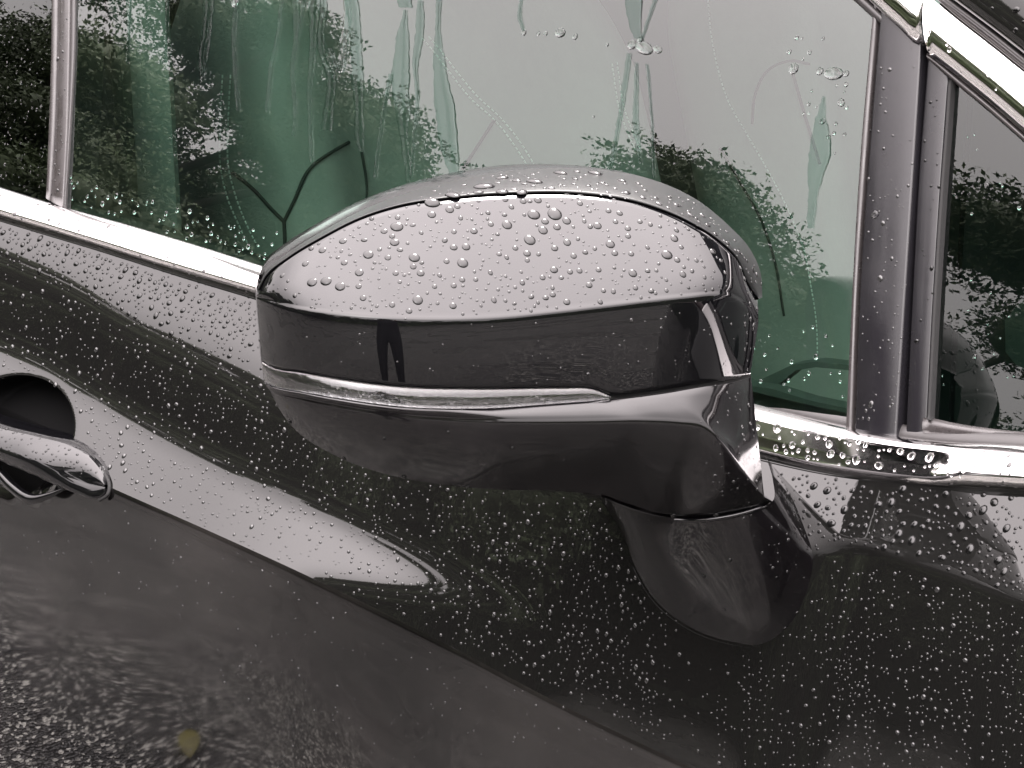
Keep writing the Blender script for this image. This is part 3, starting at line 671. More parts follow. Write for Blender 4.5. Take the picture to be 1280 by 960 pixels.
boxm('rear_bulkhead', (-2.35, .03, .3), (-2.3, 1.6, 1.1), M['carpet'])
boxm('roof', (-2.3, .26, 1.42), (.05, 1.38, 1.45), M['paint'], bevel=.01)
boxm('headliner', (-2.25, .24, 1.395), (.03, 1.40, 1.417), M['carpet'])
boxm('dashboard', (.02, .10, .6), (.7, 1.54, .955), M['carpet'], bevel=.03)
mesh_obj('far_side_window', [(-2.3, 1.56, .98), (.5, 1.56, .98), (-.1, 1.40, 1.41), (-2.3, 1.40, 1.41)], [(0, 1, 2, 3)], M['glass_dark'], car, smooth=False)
mesh_obj('windshield', [(.62, .06, .97), (.62, 1.5, .97), (.03, 1.38, 1.43), (.03, .22, 1.43)], [(0, 1, 2, 3)], M['glass_q'], car, smooth=False)
bn = []
for i in range(14):
    for k in range(20):
        x_ = .6+1.65*i/13; y_ = .02+.10*max(0, x_-.5)**2+(1.5-.2*max(0, x_-.5)**2)*k/19
        bn.append((x_, y_, 1.005+.05*math.sin(math.pi*k/19)**.5-.10*(i/13)**2))
mesh_obj('bonnet', bn, grid_faces(14, 20, True), M['paint'], car)
# cream ledge of the inner door at the front corner, seen low through the glass
def poly_at(name, pts, yv, m, thick=.01, bvh=None):
    q = np.array(pts, float); Pq = on_y(q[:, 0], q[:, 1], yv); n = len(Pq); V = np.vstack([Pq, Pq+np.array([0, thick, 0])])
    F = [tuple(range(n)), tuple(range(2*n-1, n-1, -1))]+[(i, n+i, n+(i+1) % n, (i+1) % n) for i in range(n)]
    return mesh_obj(name, V, F, m, car, smooth=False, bvh=bvh)
poly_at('door_ledge', [(860, 440), (935, 482), (965, 486), (1010, 500), (1080, 515), (1080, 560), (860, 520)], .085, M['cream2'])
poly_at('ledge_rim', [(935, 482), (990, 456), (1020, 452), (1075, 458), (1075, 464), (1020, 459), (995, 463), (965, 487)], .10, M['cream2'])
poly_at('quarter_dark_backing', [(1150, 60), (1500, 60), (1500, 600), (1150, 600)], .20, M['carpet'])  # dark sheet added behind the quarter glass to block the bright view through it
poly_at('quarter_trim', [(1256, 400), (1290, 362), (1420, 300), (1420, 470), (1275, 462), (1257, 440)], .16, M['cream2'])

def seat(yc, xc, lbl=None):
    root = empty('seat', (0, 0, 0)); root.parent = car
    nz, na = 60, 72; G = []
    for i in range(nz):
        h = i/(nz-1); z = .45+h*.72
        hw = .27*(1-.30*sstep(.72, 1, h))*(.9+.1*sstep(0, .2, h)); th = .085*(1-.5*sstep(.8, 1, h))
        e = math.sqrt(max(0, 1-max(0, (h-.9)/.1)**2)); e2 = max(e, .02)
        row = []
        for k in range(na):
            a = 2*math.pi*k/na; ca_, sa = math.cos(a), math.sin(a)
            yy = hw*e2*np.sign(sa)*abs(sa)**.6; xx = th*e2*np.sign(ca_)*abs(ca_)**.7
            if ca_ > 0:
                q = abs(yy)/max(hw, 1e-3); xx += .045*sstep(.45, .78, q)*(1-sstep(.85, 1, q))*e2*(1-.5*sstep(.6, 1, h))
            row.append((xc+xx-.28*(h-.3)*.72, yc+yy, z))
        G.append(row)
    G = np.array(G); V = G.reshape(-1, 3); F = [tuple(f) for f in grid_faces(nz, na, False, True)]
    F.append(tuple((nz-1)*na+k for k in range(na)))
    mesh_obj('backrest', V, F, M['cream'], root, bvh='seat')
    # headrest
    hr = []
    for i in range(17):
        ph = -math.pi/2+math.pi*i/16
        hr.append([(xc-.20+.05*np.sign(math.cos(a)*1)*abs(math.cos(a))**.7*max(.03, math.cos(ph)**.5), yc+.12*np.sign(math.sin(a))*abs(math.sin(a))**.6*max(.03, abs(math.cos(ph))**.5), 1.27+.085*math.sin(ph)) for a in np.linspace(0, 2*math.pi, 24, endpoint=False)])
    hr = np.array(hr); mesh_obj('headrest', hr.reshape(-1, 3), [tuple(f) for f in grid_faces(17, 24, False, True)]+[tuple(range(23, -1, -1)), tuple(16*24+k for k in range(24))], M['cream'], root)
    cu_ = boxm('cushion', (xc+.02, yc-.25, .42), (xc+.5, yc+.25, .56), M['cream'], root, .05)
    return root
seat1 = seat(.52, -.74); seat2 = seat(1.14, -.66)
boxm('belt_pillar', (-.79, .12, .5), (-.735, .17, 1.4), M['cream2'], bevel=.015, bvh='bp')
boxm('seat_belt', (-.735, .135, .5), (-.685, .139, 1.38), mat('belt_webbing', (.17, .175, .165), .8))
tseat = bvh_of('seat', 'bp')
def seam(pts, r, m, name, parent, lift=.001):
    q = pl(pts, 60); out = []
    for u, v in q:
        p_, nn = cast(tseat, u, v)
        if p_ is not None: out.append(p_+nn*lift*0-ray(u, v)*lift)
    if len(out) > 6:
        seg_ = [out[0]]
        for p_ in out[1:]:
            if np.linalg.norm(p_-seg_[-1]) < .05: seg_.append(p_)
        V, F = tube_mesh(seg_, r); return mesh_obj(name, V, F, m, parent)
def stitches(lines, parent, pitch=6.5, frac=.6, wd=.0008):
    V = []; F = []
    for pts in lines:
        L_ = sum(math.dist(pts[i], pts[i+1]) for i in range(len(pts)-1)); k = int(L_/pitch); q = pl(pts, k*2+1)
        for i in range(k):
            a = q[2*i]; b = a+(q[2*i+1]-a)*2*frac
            pa, na_ = cast(tseat, *a); pb, nb2 = cast(tseat, *b)
            if pa is None or pb is None or np.linalg.norm(pa-pb) > .05: continue
            pa = pa-ray(*a)*.002; pb = pb-ray(*b)*.002; v_, f_ = tube_mesh([pa, (pa+pb)/2-ray(*a)*.0006, pb], wd, 5)
            o = len(V); V += list(v_); F += [tuple(i2+o for i2 in g) for g in f_]
    if V: tag(mesh_obj('stitching', V, F, M['thread'], parent), kind='stuff')
stitches([[(278, 94), (275, 156), (276, 212), (283, 244), (300, 285), (313, 312)], [(288, 94), (285, 156), (286, 212), (294, 244), (310, 285), (324, 312)],
          [(528, 48), (548, 72), (560, 88), (590, 125), (618, 150), (645, 185), (662, 212)], [(536, 46), (556, 70), (568, 86), (598, 122), (626, 148), (653, 182), (670, 210)]], seat1)
stitches([[(885, 0), (888, 35), (895, 75), (912, 130), (932, 165), (958, 210), (985, 262), (1004, 310), (1014, 360), (1020, 400), (1022, 450)],
          [(765, 80), (775, 140), (795, 190)], [(771, 78), (781, 138), (801, 188)]], seat2, 5.5, .55)
seam([(290, 215), (318, 238), (340, 262), (355, 277)], .0016, M['seam'], 'seam', seat1)
seam([(355, 277), (368, 250), (388, 210), (415, 190), (436, 178)], .0016, M['seam'], 'seam', seat1)
seam([(355, 277), (356, 300), (355, 326)], .0016, M['seam'], 'seam', seat1)
seam([(196, 130), (195, 180), (192, 250)], .002, M['seam'], 'seam', seat1)
seam([(618, 150), (600, 178), (578, 212)], .0016, M['seam'], 'seam', seat1)
seam([(452, 190), (458, 230), (457, 262)], .0014, M['seam'], 'seam', seat1)
seam([(900, 185), (925, 228), (950, 272), (968, 325), (980, 395)], .0014, M['seam'], 'seam', seat2)
seam([(940, 155), (945, 115), (960, 88), (990, 76), (1012, 80)], .0014, M['seam'], 'seam', seat2)
seam([(990, 88), (1008, 150), (1025, 205)], .0016, M['seam'], 'seam', seat2)

# ---------------------------------------------------------------- rain
def dome(nr, ns):
    V = [(0, 0, 1)]; F = []
    for i in range(1, nr+1):
        ph = (math.pi/2)*i/nr
        for k in range(ns):
            a = 2*math.pi*k/ns; V.append((math.sin(ph)*math.cos(a), math.sin(ph)*math.sin(a), math.cos(ph)))
    for k in range(ns): F.append((0, 1+k, 1+(k+1) % ns, 1+(k+1) % ns))
    for i in range(nr-1):
        for k in range(ns): F.append((1+i*ns+k, 1+(i+1)*ns+k, 1+(i+1)*ns+(k+1) % ns, 1+i*ns+(k+1) % ns))
    V.append((0, 0, -.02)); c = len(V)-1
    for k in range(ns): F.append((1+(nr-1)*ns+k, c, c, 1+(nr-1)*ns+(k+1) % ns))
    return np.array(V, float), F
DV, DF = dome(4, 10); DF = [tuple(dict.fromkeys(f)) for f in DF]
DV2, DF2 = dome(7, 20); DF2 = [tuple(dict.fromkeys(f)) for f in DF2]
def frame(nrm):
    nrm = nrm/np.linalg.norm(nrm); a = np.cross(nrm, [0, 0, 1.]); 
    if np.linalg.norm(a) < .05: a = np.array([1., 0, 0])
    a /= np.linalg.norm(a); b = np.cross(nrm, a); return np.stack([a, b, nrm], 1)
def scatter(name, tree, poly, dens, rmin, rmax, label, sig=.5, hgt=.55, gap=1.15, runs=0, pts_extra=None, seed=1, prob=None, sink=.08, water='bead'):
    """poly: image outline of the area that carries drops, dens: drops per 10 000 px, radii in image px"""
    g = np.random.default_rng(seed); pp = np.array(poly, float); x0, y0 = pp.min(0); x1, y1 = pp.max(0)
    area = (x1-x0)*(y1-y0); N = int(area*dens/1e4); u = g.uniform(x0, x1, N*2); v = g.uniform(y0, y1, N*2)
    cellg = {}; V = []; F = []; cnt = 0; tries = 0
    cand = []
    ins = in_poly(poly, u, v)
    for i in range(N):
        if ins[i] and (prob is None or g.uniform() < prob(u[i], v[i])): cand.append((u[i], v[i], min(rmax, rmin*math.exp(abs(g.normal())*sig))))
    for _ in range(runs):
        a, b = g.uniform(x0, x1), g.uniform(y0, y1); k = g.integers(4, 14); 
        for j in range(k):
            b += g.uniform(8, 16); a += g.normal()*1.2
            if in_poly(poly, a, b): cand.append((a, b, rmin*g.uniform(.8, 1.5)))
    cand.sort(key=lambda q: -q[2])
    for (a, b, r) in cand:
        key = (int(a//12), int(b//12)); ok = True
        for dx in (-1, 0, 1):
            for dy in (-1, 0, 1):
                for (a2, b2, r2) in cellg.get((key[0]+dx, key[1]+dy), ()):
                    if (a-a2)**2+(b-b2)**2 < ((r+r2)*gap)**2: ok = False
        if not ok: continue
        p_, nn = cast(tree, a, b)
        if p_ is None: continue
        cellg.setdefault(key, []).append((a, b, r))
        dep = (p_-CAM)@cf; rm = r*dep/K
        if nn@(p_-CAM) > 0: nn = -nn
        Fm = frame(nn); hgs = hgt*g.uniform(.85, 1.15); st = g.uniform(.85, 1.2)
        wob = 1+.10*np.sin(np.arctan2(DV[:, 1], DV[:, 0])*2+g.uniform(0, 6))*(DV[:, 2] < .95)
        q = DV*np.array([1, st, hgs])*rm; q[:, :2] *= wob[:, None]; q[:, 1] -= q[:, 2]*.25
        q = q@Fm.T+p_-nn*rm*sink*hgt
        o = len(V); V += list(q); F += [tuple(i2+o for i2 in f) for f in DF]; cnt += 1
    if V:
        o = mesh_obj(name, V, F, M[water], None); tag(o, label, 'raindrops', kind='stuff')
    print(name, cnt)
T_cap = bvh_of('cap'); T_rim = bvh_of('rim'); T_mir = bvh_of('cap', 'rim', 'lower', 'lens', 'foot', 'back')
T_all = bvh_of('door', 'cap', 'rim', 'lower', 'foot', 'lens', 'chrome', 'back', 'handle')
big = []
for (a, b, r) in [(697, 368, 30), (687, 438, 22), (640, 388, 16), (676, 410, 14), (570, 492, 24), (775, 506, 26), (770, 545, 15), (803, 575, 18), (657, 505, 15), (990, 530, 26), (1040, 388, 18), (1005, 458, 20), (950, 460, 18), (1187, 360, 24), (1115, 357, 14), (320, 615, 24), (382, 610, 26), (445, 634, 24), (527, 633, 14), (530, 572, 20), (463, 528, 16), (547, 685, 15), (790, 695, 24), (676, 715, 14), (947, 720, 17), (457, 432, 18), (366, 472, 18), (865, 634, 12), (950, 630, 14), (988, 604, 14), (1048, 603, 12), (918, 522, 14), (692, 575, 14), (290, 532, 16), (852, 314, 20), (932, 292, 20), (187, 585, 12), (710, 614, 10), (1223, 638, 9), (1147, 648, 9)]:
    big.append((300+a/3.556, 180+b/3.556, r/3.556))
for (a, b, r) in [(97, 315, 30), (190, 312, 34), (147, 345, 18), (243, 342, 20), (200, 370, 18), (138, 384, 22), (79, 427, 27), (380, 364, 20), (245, 438, 18), (190, 464, 17), (67, 487, 18), (437, 446, 22), (457, 486, 16), (515, 376, 15), (516, 410, 14), (460, 346, 13), (274, 498, 15), (187, 560, 19), (537, 575, 20), (300, 564, 14), (258, 569, 14), (136, 594, 14), (343, 628, 16), (181, 670, 15), (244, 703, 17), (689, 493, 27), (735, 516, 15), (722, 420, 19), (893, 478, 17), (950, 573, 12), (930, 519, 12), (760, 580, 16), (549, 640, 13), (407, 653, 12), (530, 489, 14), (385, 560, 14), (68, 517, 12), (429, 298, 14), (569, 346, 13), (302, 264, 14), (115, 250, 18), (50, 255, 16), (753, 459, 12), (820, 518, 11), (764, 548, 10), (686, 605, 9), (687, 652, 10), (638, 664, 9), (15, 463, 14), (658, 368, 10)]:
    big.append((640+a/3.556, 180+b/3.556, r/3.556))
rimd = []
for (a, b, r) in [(215, 130, 40), (370, 130, 46), (100, 168, 44), (400, 173, 24), (487, 163, 28), (280, 155, 22), (510, 217, 28), (450, 243, 24), (730, 270, 24), (785, 300, 16), (640, 240, 20), (590, 205, 18), (560, 175, 18), (340, 185, 18), (215, 180, 16), (45, 215, 34), (870, 360, 20), (905, 400, 20), (960, 440, 20), (1010, 480, 18), (1072, 560, 20), (1045, 520, 14), (700, 235, 18), (820, 330, 16), (145, 195, 14), (20, 160, 22)]:
    rimd.append((640+a/3.556, 180+b/3.556, r/3.556))
for (a, b, r) in [(1085, 190, 56), (1165, 152, 36), (945, 228, 48), (855, 262, 40), (1060, 215, 30), (1165, 212, 34), (1230, 165, 24)]:
    rimd.append((300+a/3.556, 180+b/3.556, r/3.556))
dme = bpy.data.meshes.new('raindrop'); dme.from_pydata([tuple(v) for v in DV2], [], DF2); dme.update(); dme.materials.append(M['water'])
dme.polygons.foreach_set('use_smooth', [True]*len(dme.polygons))
dmb = dme.copy(); dmb.materials.clear(); dmb.materials.append(M['bead'])
def place_drop(tree, u, v, r, label, group, hgt=.5, sx=1., sy=1., me=None):
    p_, nn = cast(tree, u, v)
    if p_ is None: return
    if nn@(p_-CAM) > 0: nn = -nn
    Fm = frame(nn); rm = r*((p_-CAM)@cf)/K
    o = bpy.data.objects.new('raindrop', me or dme); COL.objects.link(o)
    from mathutils import Matrix
    mt = Matrix([[*(Fm[i]), 0] for i in range(3)]+[[0, 0, 0, 1]]); mt = Matrix(mt)
    o.matrix_world = Matrix.Translation(Vector(p_-nn*rm*.03)) @ mt @ Matrix.Rotation(random.uniform(-.3, .3), 4, 'Z') @ Matrix.Diagonal((rm*sx, rm*sy*random.uniform(.92, 1.1), rm*hgt, 1))
    tag(o, label, 'raindrop', group)
for (u, v, r) in big:
    place_drop(T_cap, u, v, r, 'large round raindrop beaded on the sky-lit top of the mirror cap', 'large raindrops on the mirror cap', .38, 1, 1.0, dmb)
for (u, v, r) in rimd:
    place_drop(T_mir, u, v, r*.9, 'large flattened raindrop sitting along the upper rim of the mirror housing', 'large raindrops on the mirror rim', .35, 1, .75, dmb)
cap_poly = [(335, 360), (400, 300), (500, 258), (640, 244), (720, 244), (800, 256), (860, 280), (900, 306), (924, 340), (905, 362), (800, 374), (700, 386), (560, 396), (400, 388), (335, 374)]
bigset = big
def away(u, v):
    return 0. if any((u-a)**2+(v-b)**2 < (r+3)**2 for a, b, r in bigset) else 1.
scatter('cap_raindrops', T_cap, cap_poly, 120, 1.0, 4.0, 'fine rain beading between the larger drops on the mirror cap', .65, .4, 1.3, prob=away, seed=2)
scatter('cap_front_raindrops', T_cap, [(330, 385), (560, 402), (905, 372), (935, 400), (932, 465), (800, 480), (600, 482), (335, 450)], 22, .9, 2.6, 'few tiny raindrops on the black front face of the mirror cap', .45, .6, water='bead2', seed=3, prob=lambda a, b: .35+.65*(a > 780))
scatter('rim_raindrops', T_mir, [(480, 255), (560, 228), (640, 214), (750, 214), (870, 252), (935, 315), (954, 350), (945, 460), (932, 470), (928, 350), (900, 298), (800, 250), (640, 240)], 170, 1.3, 5., 'crowded raindrops along the upper rim of the mirror housing', .6, .4, 1.1, water='bead2', seed=4)
scatter('lower_housing_raindrops', T_mir, [(880, 480), (930, 470), (970, 600), (1015, 700), (990, 760), (860, 560)], 45, 1.0, 2.6, 'small raindrops on the inboard corner of the mirror foot', .5, water='bead2', seed=5)
scatter('shoulder_raindrops', T_all, [(0, 282), (120, 318), (318, 380), (330, 470), (250, 440), (150, 392), (0, 330)], 560, 1.3, 4.2, 'dense rain beading on the pale shoulder just below the chrome strip', .5, .5, 1.1, seed=6, prob=lambda a, b: 1-.7*sstep(25, 75, b-(276+.31*a)))
scatter('door_raindrops', T_all, [(-5, 335), (150, 396), (330, 470), (370, 545), (480, 596), (620, 616), (745, 625), (815, 750), (870, 795), (880, 950), (560, 800), (300, 678), (135, 600), (85, 500), (-5, 480)], 125, 1.0, 3.5, 'rain beading scattered over the dark middle of the car door', .5, .65, 1.3, water='bead2', seed=7, prob=lambda a, b: 1 if a < 820 else .3)
scatter('fender_raindrops', T_all, [(880, 960), (875, 830), (950, 815), (1015, 745), (1040, 690), (1280, 760), (1280, 960)], 80, 1.1, 3.8, 'rain running in vertical trails on the dark panel below the shoulder crease', .5, .75, 1.3, runs=55, water='bead2', seed=8, prob=lambda a, b: .25+.75*sstep(900, 1100, a))
scatter('front_shoulder_raindrops', T_all, [(965, 585), (1100, 608), (1280, 622), (1280, 745), (1150, 700), (1040, 674), (1018, 690)], 200, 1.3, 6.2, 'large and small raindrops on the pale shoulder in front of the mirror', .65, .5, 1.15, seed=9)
scatter('belt_chrome_raindrops', T_all, [(940, 530), (1040, 545), (1130, 560), (1200, 575), (1215, 598), (1120, 592), (1030, 578), (952, 560)], 140, 1.6, 6., 'round raindrops clinging to the underside of the front chrome strip', .6, .5, 1.1, water='water', seed=10)
scatter('chrome_raindrops', T_all, [(0, 236), (342, 338), (318, 368), (0, 272)], 95, .9, 3.4, 'raindrops on the chrome strip under the driver window', .6, .5, 1.2, water='bead_c', seed=11, prob=lambda a, b: .3+.7*(b > 255+.31*a))
scatter('front_chrome_raindrops', T_all, [(940, 508), (1130, 550), (1280, 562), (1280, 604), (1220, 600), (1200, 570), (940, 526)], 25, 1.2, 4, 'few raindrops on the bright top of the front chrome strip', .5, .5, 1.2, water='bead_c', seed=12)
scatter('lower_door_raindrops', T_all, [(0, 660), (130, 612), (400, 735), (870, 965), (0, 960)], 20, .8, 2.2, 'few small raindrops on the dusty lower door', .5, .55, 1.3, water='bead2', seed=13)
T_g = bvh_of('glass'); T_p = bvh_of('pillar'); T_r = bvh_of('rearglass'); T_q = bvh_of('qglass'); T_rail = bvh_of('rail', 'roof')
scatter('glass_raindrops', T_g, [(84, 215), (140, 240), (350, 290), (352, 332), (200, 290), (86, 250)], 95, 1.6, 4.0, 'raindrops gathered along the bottom edge of the driver window', .45, .5, 1.1, water='water', seed=14)
scatter('upper_glass_raindrops', T_g, [(985, 0), (1030, 10), (1060, 90), (1060, 230), (1020, 180), (985, 100)], 24, 1.5, 5.0, 'scattered raindrops high on the front corner of the driver window', .6, .4, 1.1, water='water', seed=15)
scatter('front_glass_raindrops', T_g, [(940, 420), (1055, 400), (1055, 500), (940, 490)], 22, 1.6, 4.0, 'few raindrops on the driver window beside the mirror', .5, .5, 1.1, water='water', seed=16)
scatter('pillar_raindrops', T_p, [(1075, 60), (1150, 60), (1125, 530), (1072, 525)], 55, 1.0, 4.0, 'raindrops on the grey panel between the windows', .5, .55, 1.3, water='bead2', seed=17, prob=lambda a, b: .25+.75*sstep(120, 330, b))
scatter('quarter_frame_raindrops', T_p, [(1160, 90), (1184, 115), (1163, 515), (1138, 515)], 22, 1.0, 3.6, 'few raindrops on the frame of the quarter window', .5, .55, 1.3, seed=18)
scatter('rear_glass_raindrops', T_r, [(0, 0), (62, 0), (57, 245), (0, 226)], 130, .8, 2.4, 'fine raindrops on the dark rear door window', .4, .55, 1.3, water='water', seed=19)
scatter('rear_pillar_raindrops', T_p, [(66, 0), (86, 0), (77, 250), (60, 248)], 110, 1.0, 2.6, 'small raindrops on the narrow trim behind the driver window', .4, .5, 1.2, water='bead2', seed=20)
scatter('roof_raindrops', T_rail, [(1160, 5), (1280, 100), (1280, 155), (1160, 60)], 14, 1.3, 3.4, 'few raindrops on the upper chrome rail', .4, .5, 1.2, water='water', seed=21)
scatter('roof_side_raindrops', T_rail, [(1215, 0), (1280, 0), (1280, 55)], 60, 1.6, 5.0, 'raindrops on the roof side above the chrome rail', .5, .5, 1.2, seed=22)
T_h = bvh_of('handle')
scatter('handle_raindrops', T_h, [(0, 532), (87, 556), (130, 600), (93, 595), (0, 560)], 190, 1.0, 3.0, 'raindrops along the top of the door handle', .4, .5, 1.2, seed=23)
scatter('quarter_glass_raindrops', T_q, [(1190, 130), (1280, 200), (1280, 530), (1175, 520)], 6, 1.2, 3.0, 'few raindrops on the quarter window', .4, .5, 1.2, water='water', seed=24)

for (u, v, r) in [(362, 527, 3.), (430, 573, 2.6), (505, 596, 3.4), (585, 608, 2.6), (668, 613, 3.2), (745, 620, 4.), (560, 540, 2), (640, 560, 2.4), (705, 575, 2), (480, 548, 2.2), (835, 690, 2.2), (880, 720, 2.4), (912, 700, 3), (905, 762, 2.4), (842, 644, 4.2), (895, 644, 4.6), (765, 499, 5)]:
    place_drop(T_mir, u, v, r, 'small raindrop clinging to the dark underside of the mirror housing or its foot', 'raindrops under the mirror', .8, 1, 1.15, dmb)
# streaks of water running down the driver window
def streak(pts, label, seed=0):
    p = np.array(pts, float); g = np.random.default_rng(seed); L_ = float(np.sum(np.linalg.norm(np.diff(p[:, :2], axis=0), axis=1))); n = max(12, int(L_/4))
    q = pl(p, n); wd = np.maximum(q[:, 2], .8)*.5
    jl = np.cumsum(g.normal(size=n))*.42; jr = np.cumsum(g.normal(size=n))*.42; jl -= np.linspace(jl[0], jl[-1], n); jr -= np.linspace(jr[0], jr[-1], n)
    sc = np.minimum(1, wd/4)
    le = q[:, 0]-wd+jl*sc+g.normal(size=n)*.5*sc; ri = q[:, 0]+wd+jr*sc+g.normal(size=n)*.35*sc
    cs = [(0, .00002), (.0, .0003), (.12, .0007), (.3, .0004), (.7, .0004), (.88, .0007), (1, .0003), (1, .00002)]; G = []
    for c_, o_ in cs:
        G.append(on_G(le*(1-c_)+ri*c_, q[:, 1], o_+.0003))
    G = np.array(G); o = mesh_obj('water_streak', G.reshape(-1, 3), grid_faces(len(cs), n), M['film']); tag(o, label, 'water streak', 'rain streaks on the driver window')
S = [
 ([(404, -10, 8), (402, 60, 7), (414, 100, 10), (410, 140, 10), (408, 163, 14)], 'forked water streak on the driver window, left of the wide central streaks'),
 ([(437, -10, 18), (443, 40, 15), (446, 90, 14), (448, 135, 12), (450, 180, 9), (452, 190, 4)], 'wide water streak on the driver window ending at the reflected treeline'),
 ([(412, 60, 6), (424, 90, 5), (433, 30, 8), (434, -10, 8)], 'thin diagonal water streak joining two wide streaks on the driver window'),
 ([(506, -10, 17), (506, 9, 16)], 'short stub of water at the top edge of the driver window'),
 ([(506, 12, 4), (501, 60, 17), (499, 100, 22), (502, 130, 19), (506, 175, 12), (510, 215, 8), (510, 232, 5)], 'widest water streak in the middle of the driver window'),
 ([(525, 0, 6), (521, 45, 8), (517, 80, 5), (520, 120, 4), (517, 170, 4), (513, 220, 3)], 'thin water streak right beside the widest streak'),
 ([(488, 92, 5), (480, 130, 4), (473, 175, 4), (468, 222, 3)], 'thin slanting water streak left of the widest streak'),
 ([(549, -10, 7), (547, 22, 5), (547, 50, 9), (552, 100, 15), (559, 150, 21), (563, 190, 18), (567, 215, 10), (570, 236, 4)], 'long bulging water streak that points down to the mirror top'),
 ([(792, -10, 20), (793, 20, 15), (797, 48, 9)], 'tapering water streak at the top edge above the mirror'),
 ([(786, 66, 5), (778, 120, 6), (770, 165, 6), (761, 212, 5)], 'slanting water streak running down to the mirror rim'),
 ([(795, 78, 3), (794, 160, 5), (800, 204, 3)], 'thin short water streak above the mirror rim'),
 ([(808, 80, 3), (812, 125, 3), (817, 224, 3)], 'thin upright water streak right of the slanting one'),
 ([(1029, 120, 2), (1026, 140, 10), (1025, 175, 24), (1023, 190, 25), (1018, 215, 20), (1016, 240, 12), (1013, 285, 8)], 'broad ragged water streak near the front edge of the driver window'),
 ([(262, -10, 13), (259, 30, 12), (254, 75, 12), (251, 95, 3)], 'short wide water streak above the reflected tree'),
 ([(296, 8, 6), (292, 60, 5), (294, 100, 4), (297, 138, 3)], 'thin upright water streak below the bright drip'),
 ([(354, -10, 5), (347, 40, 5), (339, 75, 5), (333, 140, 3)], 'slanting thin water streak left of the forked streaks'),
 ([(366, -10, 10), (370, 35, 7), (366, 90, 6), (369, 140, 4), (366, 170, 3)], 'forked water streak with a bent tip over the dark trees'),
 ([(381, -10, 5), (375, 25, 4), (371, 45, 4)], 'short slanting water streak at the top of the fork'),
 ([(392, -10, 13), (390, 60, 12), (386, 130, 8), (389, 205, 3)], 'long water streak reaching down over the dark trees'),
 ([(162, -10, 3), (158, 80, 2)], 'hairline water streak over the reflected branches'),
 ([(209, -10, 3), (205, 78, 2)], 'hairline water streak right of the reflected branches'),
 ([(652, -10, 3), (649, 22, 4), (654, 38, 4)], 'small hooked water streak near the top of the driver window'),
 ([(822, -10, 4), (808, 30, 3), (800, 52, 3)], 'thin slanting water streak beside the tapering one')]
for i, (p, l) in enumerate(S): streak(p, l, i)
for (u, v, r, sx) in [(294, 3, 7, .8), (655, 41, 4, 1), (673, 42, 3, 1), (682, 42, 3, 1.2), (700, 41, 6, 1.5), (719, 46, 4, 1), (759, 56, 2.5, 1), (790, 56, 6, 1.2), (800, 50, 5, 1), (805, 60, 8, 2), (822, 62, 5, 1.6), (742, 146, 2, 1), (1010, 88, 0, 1), (992, 86, 7, 1), (1025, 89, 5, 1), (1042, 92, 9, 1.6), (1058, 92, 4, 1)]:
    if r: place_drop(T_g, u, v, r, 'clear raindrop stuck high on the driver window', 'raindrops high on the driver window', .4, sx, 1)
place_drop(T_p, 1094, 268, 5, 'single large raindrop on the grey panel between the windows', None, .6)
# fallen leaf on the wet road, mirrored in the lower door
hp, hn = cast(T_all, 237, 930)
dr = ray(237, 930); dr = dr/np.linalg.norm(dr); hn = hn/np.linalg.norm(hn); rf = dr-2*(dr@hn)*hn; LP = hp+rf*((.006-hp[2])/rf[2])
print('leaf at', LP, 'normal', hn)
V = []; F = []; ld = np.array([rf[0], rf[1], 0]); ld /= np.linalg.norm(ld); ls_ = np.array([-ld[1], ld[0], 0])
for i in range(13):
    t = i/12; wv = .022*math.sin(math.pi*t)**.8*(1-.3*t)
    for c_ in (-1, 0, 1): V.append(LP+ld*(.09*(t-.5))+ls_*(c_*wv+.01*t)+np.array([0, 0, .006*abs(c_)+.012*math.sin(3*t)]))
tag(mesh_obj('fallen_leaf', V, grid_faces(13, 3, True), M['yellow']), 'yellow fallen leaf lying on the wet asphalt, mirrored in the lower door', 'leaf')

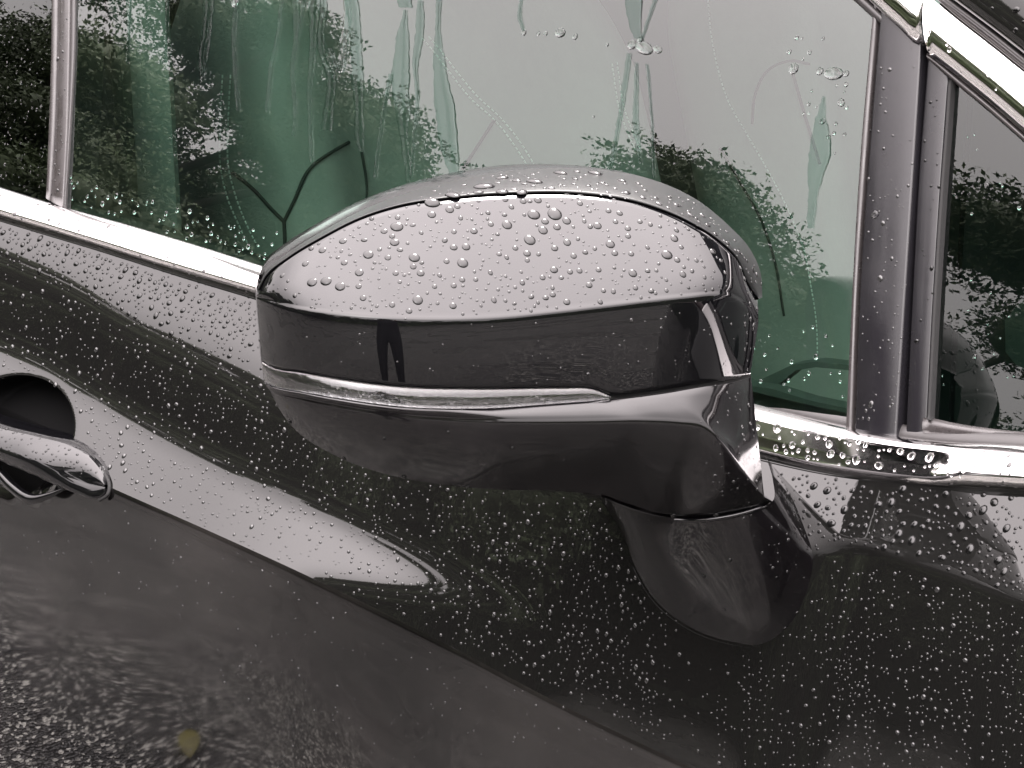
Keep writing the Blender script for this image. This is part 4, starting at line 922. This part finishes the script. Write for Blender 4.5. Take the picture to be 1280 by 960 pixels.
# the person taking the picture: stands in front of the mirror and shows, small and dark, in its black front face
def photographer():
    fh = np.array([-math.sin(AZ), math.cos(AZ), 0.]); rt = np.array([math.cos(AZ), math.sin(AZ), 0.])
    B = np.array([CAM[0], CAM[1], 0])-fh*.50+rt*.03
    def pt(r, f, z): return tuple(B+rt*r+fh*f+np.array([0, 0, z]))
    J = {}; V = []; E_ = []; Rr = []
    def j(n, r, f, z, rad, par=None):
        J[n] = len(V); V.append(pt(r, f, z)); Rr.append(rad)
        if par: E_.append((J[par], J[n]))
    j('pelvis', 0, 0, .95, (.15, .11)); j('waist', 0, .01, 1.08, (.14, .10), 'pelvis'); j('chest', 0, .0, 1.28, (.17, .115), 'waist')
    j('collar', 0, 0, 1.43, (.10, .08), 'chest'); j('neck', 0, .02, 1.50, (.055, .055), 'collar'); j('jaw', 0, .05, 1.57, (.07, .075), 'neck'); j('skull', 0, .045, 1.66, (.08, .095), 'jaw'); j('crown', 0, .04, 1.73, (.055, .065), 'skull')
    for sd, nm in ((-1, 'l'), (1, 'r')):
        j('sh'+nm, sd*.18, 0, 1.41, (.06, .06), 'collar'); j('el'+nm, sd*.25, .10, 1.15, (.045, .045), 'sh'+nm); j('wr'+nm, sd*.09, .36, 1.33, (.028, .03), 'el'+nm)
        j('pa'+nm, sd*.07, .42, 1.37, (.022, .036), 'wr'+nm)
        j('hip'+nm, sd*.09, 0, .88, (.10, .10), 'pelvis'); j('kn'+nm, sd*.11, .03, .50, (.065, .065), 'hip'+nm); j('an'+nm, sd*.12, 0, .10, (.045, .045), 'kn'+nm); j('to'+nm, sd*.14, .16, .045, (.045, .035), 'an'+nm)
    me = bpy.data.meshes.new('body'); me.from_pydata(V, E_, []); me.update()
    root = empty('person', tuple(B)); root.location = (0, 0, 0)
    o = bpy.data.objects.new('body', me); COL.objects.link(o); o.parent = root; me.materials.append(mat('dark_jacket', (.015, .015, .018), .8))
    m_ = o.modifiers.new('skin', 'SKIN'); m_.use_smooth_shade = True
    for i, r in enumerate(Rr): me.skin_vertices[0].data[i].radius = r
    me.skin_vertices[0].data[0].use_root = True
    q = o.modifiers.new('sub', 'SUBSURF'); q.levels = 2; q.render_levels = 2
    sk = mat('skin', (.42, .25, .18), .5)
    for sd in (-1, 1):
        for k in range(4):
            a = pt(sd*.07, .42+.0, 1.355+.022*k); b = pt(sd*.075, .455, 1.36+.022*k); c = pt(sd*.055, .475, 1.36+.022*k)
            v_, f_ = tube_mesh([a, b, c], [.009, .0085, .006], 8); mesh_obj('finger', v_, f_, sk, root)
        v_, f_ = tube_mesh([pt(sd*.07, .40, 1.345), pt(sd*.045, .43, 1.35), pt(sd*.03, .455, 1.365)], [.011, .01, .007], 8); mesh_obj('thumb', v_, f_, sk, root)
    hv = []; n_ = 12
    for i in range(n_):
        ph = math.pi*.62*i/(n_-1)
        for k in range(20):
            a = 2*math.pi*k/20; hv.append(np.array(pt(.088*math.sin(ph)*math.cos(a), .03+.105*math.sin(ph)*math.sin(a)-.02*i/n_, 1.665+.105*math.cos(ph))))
    mesh_obj('hair', hv, grid_faces(n_, 20, close_c=True), mat('dark_hair', (.02, .014, .01), .6), root)
    tag(root, 'person in a dark jacket photographing the car, mirrored in the black cap', 'person')
    # the phone, just behind the point of view
    p0 = CAM-cf*.02; ph_ = []
    for dx, dy, dz in [(a, b, c) for a in (-.078, .078) for b in (-.037, .037) for c in (0, .008)]: ph_.append(p0+cr*dx+cu*dy-cf*dz)
    o = mesh_obj('phone', ph_, [(0, 1, 3, 2), (4, 6, 7, 5), (0, 4, 5, 1), (2, 3, 7, 6), (0, 2, 6, 4), (1, 5, 7, 3)], mat('phone_case', (.02, .02, .02), .3), smooth=False)
    tag(o, 'dark phone held up in both hands by the person in the reflection', 'phone')
photographer()
